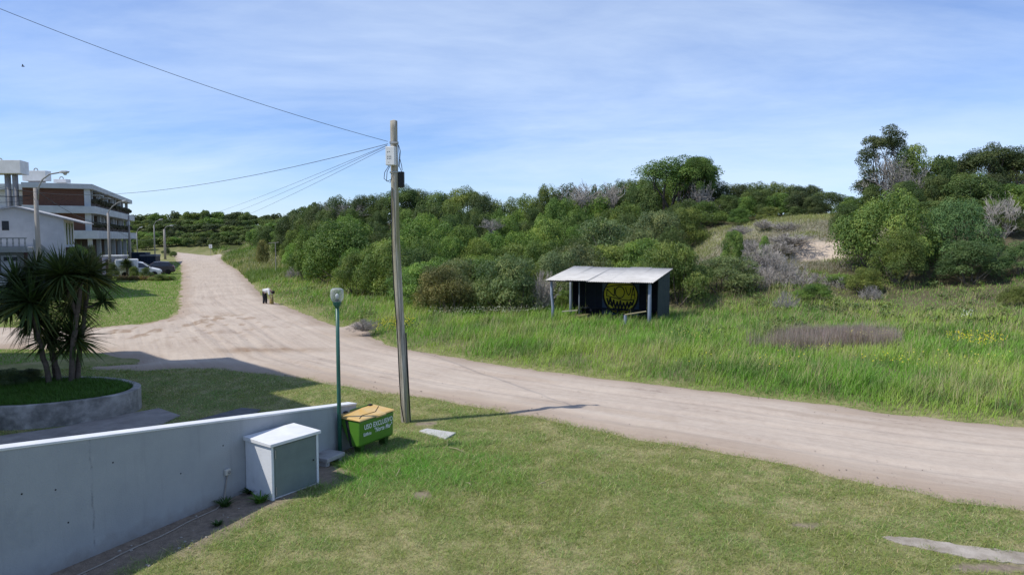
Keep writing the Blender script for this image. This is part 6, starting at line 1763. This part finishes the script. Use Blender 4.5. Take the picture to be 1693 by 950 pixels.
def car_hatch(loc, rz, paint, label):
    r = empty('car', loc, rz)
    loft([(1.95, .62, .55, .30, .48, .58), (1.75, .76, .66, .22, .60, .76), (.95, .80, .70, .20, .85, .93), (.88, .80, .70, .20, .88, .96)], 'bonnet', paint, r)
    loft([(.90, .80, .70, .20, .88, .96), (.15, .81, .60, .20, .90, 1.42), (-.5, .81, .60, .20, .92, 1.47), (-1.3, .80, .58, .22, .94, 1.42), (-1.75, .78, .60, .25, .92, 1.02), (-1.92, .74, .64, .32, .75, .86)], 'body', paint, r)
    for sy in (-1, 1):
        for (xa, xb, xc, xd) in ((.62, .12, -.42, -.42), (-.52, -.52, -1.25, -1.42)):
            g = MB().add([(xa, sy * .812, .94), (xb, sy * .66, 1.36), (xc, sy * .655, 1.38), (xd, sy * .812, .95), (xa, sy * .80, .94), (xb, sy * .645, 1.36), (xc, sy * .64, 1.38), (xd, sy * .80, .95)], [(0, 1, 2, 3), (7, 6, 5, 4), (0, 4, 5, 1), (1, 5, 6, 2), (2, 6, 7, 3), (3, 7, 4, 0)]).build('side_window', m_cglass, r)
        MB().box((-1.80, sy * .66, .84), (.10, .16, .24)).build('tail_lamp', m_lampred, r, bevel=.02)
        MB().box((1.78, sy * .58, .60), (.12, .26, .14)).build('headlight', m_lampw, r, bevel=.02)
        MB().box((.55, sy * .88, .98), (.10, .16, .12)).build('mirror', paint, r, bevel=.02)
    MB().hexa([(.88, -.66, .97), (.88, .66, .97), (.92, .66, .97), (.92, -.66, .97), (.20, -.53, 1.39), (.20, .53, 1.39), (.24, .53, 1.40), (.24, -.53, 1.40)]).build('windscreen', m_cglass, r)
    MB().hexa([(-1.70, -.55, 1.05), (-1.70, .55, 1.05), (-1.74, .55, 1.05), (-1.74, -.55, 1.05), (-1.34, -.50, 1.37), (-1.34, .50, 1.37), (-1.39, .50, 1.38), (-1.39, -.50, 1.38)]).build('rear_window', m_cglass, r)
    MB().box((-1.93, 0, .42), (.08, 1.45, .16)).build('bumper', m_black, r, bevel=.03)
    MB().box((-1.945, 0, .62), (.02, .42, .11)).build('number_plate', m_white, r)
    wheels(r, (1.25, -1.25), .80, .29)
    tag(r, label, 'car'); return r
m_vwhite = pmat('van_white', (.78, .79, .80), (.70, .71, .72), scale=2, rough=.3, spec=.5)
m_cdark = pmat('dark_plum_paint', (.035, .028, .04), (.045, .038, .05), scale=2, rough=.25, spec=.6)
vp = G(232, 457.5)
van = empty('delivery_van', vp, math.radians(25))
VS = 1.08
loft([(2.05, .62, .55, .30, .52, .64), (1.85, .74, .66, .24, .66, .80), (1.15, .78, .70, .22, .88, .98), (1.05, .78, .70, .22, .92, 1.02)], 'bonnet', m_vwhite, van)
loft([(1.08, .78, .70, .22, .92, 1.02), (.30, .80, .62, .22, .95, 1.52), (.02, .80, .62, .22, .95, 1.60), (-.20, .80, .64, .22, .95, 1.62)], 'cab', m_vwhite, van)
loft([(-.16, .82, .76, .24, 1.2, 1.84), (-.26, .83, .78, .24, 1.2, 1.90), (-2.15, .83, .78, .28, 1.2, 1.88), (-2.22, .80, .74, .34, 1.2, 1.80)], 'cargo_box', m_vwhite, van)
for sy in (-1, 1):
    MB().add([(.95, sy * .80, 1.0), (.30, sy * .665, 1.44), (-.1, sy * .665, 1.48), (-.1, sy * .80, 1.0), (.95, sy * .79, 1.0), (.30, sy * .655, 1.44), (-.1, sy * .655, 1.48), (-.1, sy * .79, 1.0)], [(0, 1, 2, 3), (7, 6, 5, 4), (0, 4, 5, 1), (1, 5, 6, 2), (2, 6, 7, 3), (3, 7, 4, 0)]).build('side_window', m_cglass, van)
    MB().box((1.86, sy * .58, .62), (.12, .26, .15)).build('headlight', m_lampw, van, bevel=.02)
    MB().box((.85, sy * .90, 1.06), (.10, .18, .14)).build('mirror', m_black, van, bevel=.02)
MB().hexa([(1.05, -.66, 1.03), (1.05, .66, 1.03), (1.09, .66, 1.03), (1.09, -.66, 1.03), (.34, -.55, 1.49), (.34, .55, 1.49), (.38, .55, 1.50), (.38, -.55, 1.50)]).build('windscreen', m_cglass, van)
MB().box((2.05, 0, .42), (.10, 1.4, .18)).build('bumper', m_black, van, bevel=.03)
wheels(van, (1.35, -1.35), .80, .30)
van.scale = (VS, VS, VS)
tag(van, 'white delivery van with high cargo box parked by the garden bed', 'van')
cp = G(258, 453.5)
car_hatch(cp, math.radians(205), m_cdark, 'dark plum hatchback parked behind the white van').scale = (1.08, 1.08, 1.08)
car_hatch(G(-6, 476), math.radians(20), m_vwhite, 'white car mostly hidden behind the left yucca at the left edge')

# ------------------------------------------------------------------ yard things by the brick block
m_wood = pmat('grey_fence_wood', (.13, .105, .09), (.09, .075, .065), scale=4, rough=.95, stretch=(4, 4, .4))
fp = G(150, 455); fe = eframe('wooden_fence', fp, (.97, .24, 0))
for k in range(9): MB().span(k * .2 + .008, k * .2 + .192, .0 + .015 * (k % 2), .03 + .015 * (k % 2), -.2, 2.05 + .06 * math.sin(k * 2.1)).build('board', m_wood, fe)
MB().span(1.82, 1.94, -.02, .1, -.2, 2.3).build('post', m_dead, fe)
tag(fe, 'grey wooden board fence behind the right yucca crown', 'fence')
m_lilac = pmat('lilac_render', (.42, .40, .52), (.34, .33, .44), scale=2, rough=.85)
sp_ = G(170, 457); she = eframe('lilac_shed', sp_, (.98, .2, 0))
MB().span(0, 2.0, 0, 2.2, -.2, 2.3).build('wall', m_lilac, she, bevel=.03)
MB().span(-.1, 2.1, -.1, 2.3, 2.302, 2.42).build('roof', m_white, she)
MB().span(.35, .85, -.03, .02, .2, 1.9).build('door', m_shade, she); MB().span(1.25, 1.75, -.03, .02, 1.1, 1.8).build('window', m_pane, she)
tag(she, 'small lilac shed behind the slim street lamp pole', 'shed')
m_navy = pmat('navy_container', (.018, .032, .06), (.025, .042, .075), scale=2, rough=.5)
for (px, py, wpx, top, lab) in ((227, 443, 26, 416.5, 'taller dark blue container behind the parked van'), (245, 443, 24, 420, 'lower dark blue container with grey top behind the plum car')):
    q = G(px, py); w_ = wpx * q.y / FPX; h_ = D(px, top, q.y).z
    ct = eframe('blue_container', q, (.98, .15, 0))
    MB().span(-w_ / 2, w_ / 2, 0, 2.0, -.1, h_ - .35).build('body', m_navy, ct, bevel=.04)
    for k in range(5): MB().span(-w_ / 2 + .1 + k * w_ / 5, -w_ / 2 + .18 + k * w_ / 5, -.05, -.002, .1, h_ - .45).build('rib', m_navy, ct)
    MB().span(-w_ / 2 - .05, w_ / 2 + .05, -.06, 2.05, h_ - .345, h_ - .05).build('lid', m_bpanel if 'lower' in lab else m_navy, ct, bevel=.03)
    tag(ct, lab, 'container')
# garden bed in front of the van
def bed_plant(px, py, wpx, top, kind, cc, label, name='shrub'):
    q = G(px, py); h_ = max(D(px, top, q.y).z, .3)
    return plant_tree(name, kind, q.x, q.y, wpx * q.y / FPX, h_, cc, label, 'shrub')
bed_plant(129, 478, 46, 400, 'dense', 'lime', 'bright green round bush right of the white house', 'shrub')
bed_plant(150, 466, 34, 400, 'wispy', 'grey', 'grey-green bush behind the bright round bush')
bed_plant(188, 461, 22, 432, 'wispy', 'deep', 'dark spiky bush at the foot of the slim lamp pole')
bed_plant(222, 460, 18, 438, 'dense', 'olive', 'clipped olive bush in front of the van door')
bed_plant(243, 460, 26, 440, 'wispy', 'deep', 'dark low bush in front of the van bonnet')
bed_plant(262, 464, 34, 452, 'wispy', 'olive', 'low olive plants at the right end of the garden bed')
bed_plant(280, 463, 26, 455, 'wispy', 'green', 'low green plants at the lawn edge beside the garden bed')
bed_plant(275, 429, 16, 415, 'dense', 'dark', 'dark bush at the foot of the far concrete lamp pole')
bed_plant(287, 431, 14, 421, 'dense', 'deep', 'small dark bush by the left road edge at the far end')
bed_plant(205, 432, 40, 400, 'wispy', 'deep', 'dark climbing shrub under the brick block beside the corrugated panels')
bed_plant(175, 425, 40, 396, 'wispy', 'grey', 'greyish tree under the first floor band of the brick block')
bed_plant(240, 424, 34, 402, 'dense', 'olive', 'olive hedge behind the dark blue containers')
for px, py, lab in ((198, 458, 'small yucca palm left of the van in the garden bed'), (210, 459, 'small yucca palm in front of the van cargo box')):
    q = G(px, py); r = empty('small_yucca', q)
    h_ = D(px, 434, q.y).z
    MB().tube([(0, 0, -.2), (.03, 0, h_ * .5), (0, 0, h_ - .2)], [.13, .10, .09], 8).build('trunk', m_ytr, r, smooth=True)
    for k in range(2):
        o = link(bpy.data.objects.new('leaf_rosette', ROS[k]), r); o.location = (0, 0, h_ - .25 + .1 * k); o.scale = (1.15, 1.15, 1.15); o.rotation_euler = (0, 0, k); o.color = (.06, .09, .035, 1)
    tag(r, lab, 'yucca')
q = G(240, 463); k = 900; a = RNG.random(k) * 6.283
x, y = q.x + 2.8 * (RNG.random(k) * 2 - 1), q.y + .6 * (RNG.random(k) * 2 - 1)
o = blades('reddish_plants', np.stack([x, y, np.zeros(k)], 1), .35 + .35 * RNG.random(k), np.full(k, .07), a, .4 + .8 * RNG.random(k), 3, jit(mixc(np.tile((.20, .11, .08), (k, 1)), (.16, .15, .06), RNG.random(k)), k, .5), m_blade)
tag(o, 'reddish spiky ground plants along the front of the garden bed', 'plants', kind='stuff')
# taller neighbouring block left of the frame: the corner of its shadow lies on the far lawn
PB = G(267, 489); HB = 16.0; fdir = (G(175, 468) - PB).normalized(); bk2 = Vector((-fdir.y, fdir.x, 0))
if bk2.x > 0: bk2 = -bk2
nb = empty('neighbour_block', (PB.x - SHX * HB, PB.y - SHY * HB, 0))
def nbox(name, a0, a1, b0, b1, z0, z1, mat):
    Q = [tuple(fdir * a_ + bk2 * c_ + Vector((0, 0, z))) for z in (z0, z1) for a_, c_ in ((a0, b0), (a1, b0), (a1, b1), (a0, b1))]
    return MB().hexa(Q).build(name, mat, nb)
nbox('wall', 0, 17, 0, 9, -.2, HB, m_block)
nbox('stair_head', 5.5, 8.5, .6, 4, HB + .003, HB + 1.8, m_block)
for f in range(5):
    for k in range(5): nbox('window', 1.2 + 3.2 * k, 2.8 + 3.2 * k, -.03, .02, f * 3.1 + 1.0, f * 3.1 + 2.3, m_pane)
tag(nb, 'tall pale block outside the left edge whose shadow lies on the far lawn', 'building')
# bird
bd = D(38, 110, 60); br_ = empty('bird', bd, .6)
MB().tube([(-.13, 0, 0), (-.04, 0, 0), (.06, 0, .01), (.13, 0, .02)], [.01, .045, .04, .015], 7).build('body', m_black, br_, smooth=True)
for sy in (-1, 1): MB().hexa([(-.06, sy * .02, 0), (.06, sy * .02, 0), (0, sy * .28, .12), (-.06, sy * .28, .12), (-.06, sy * .02, .015), (.06, sy * .02, .015), (0, sy * .28, .13), (-.06, sy * .28, .13)]).build('wing', m_black, br_)
tag(br_, 'small dark bird in the sky above the roof tanks', 'bird')
print('objects', len(bpy.data.objects))
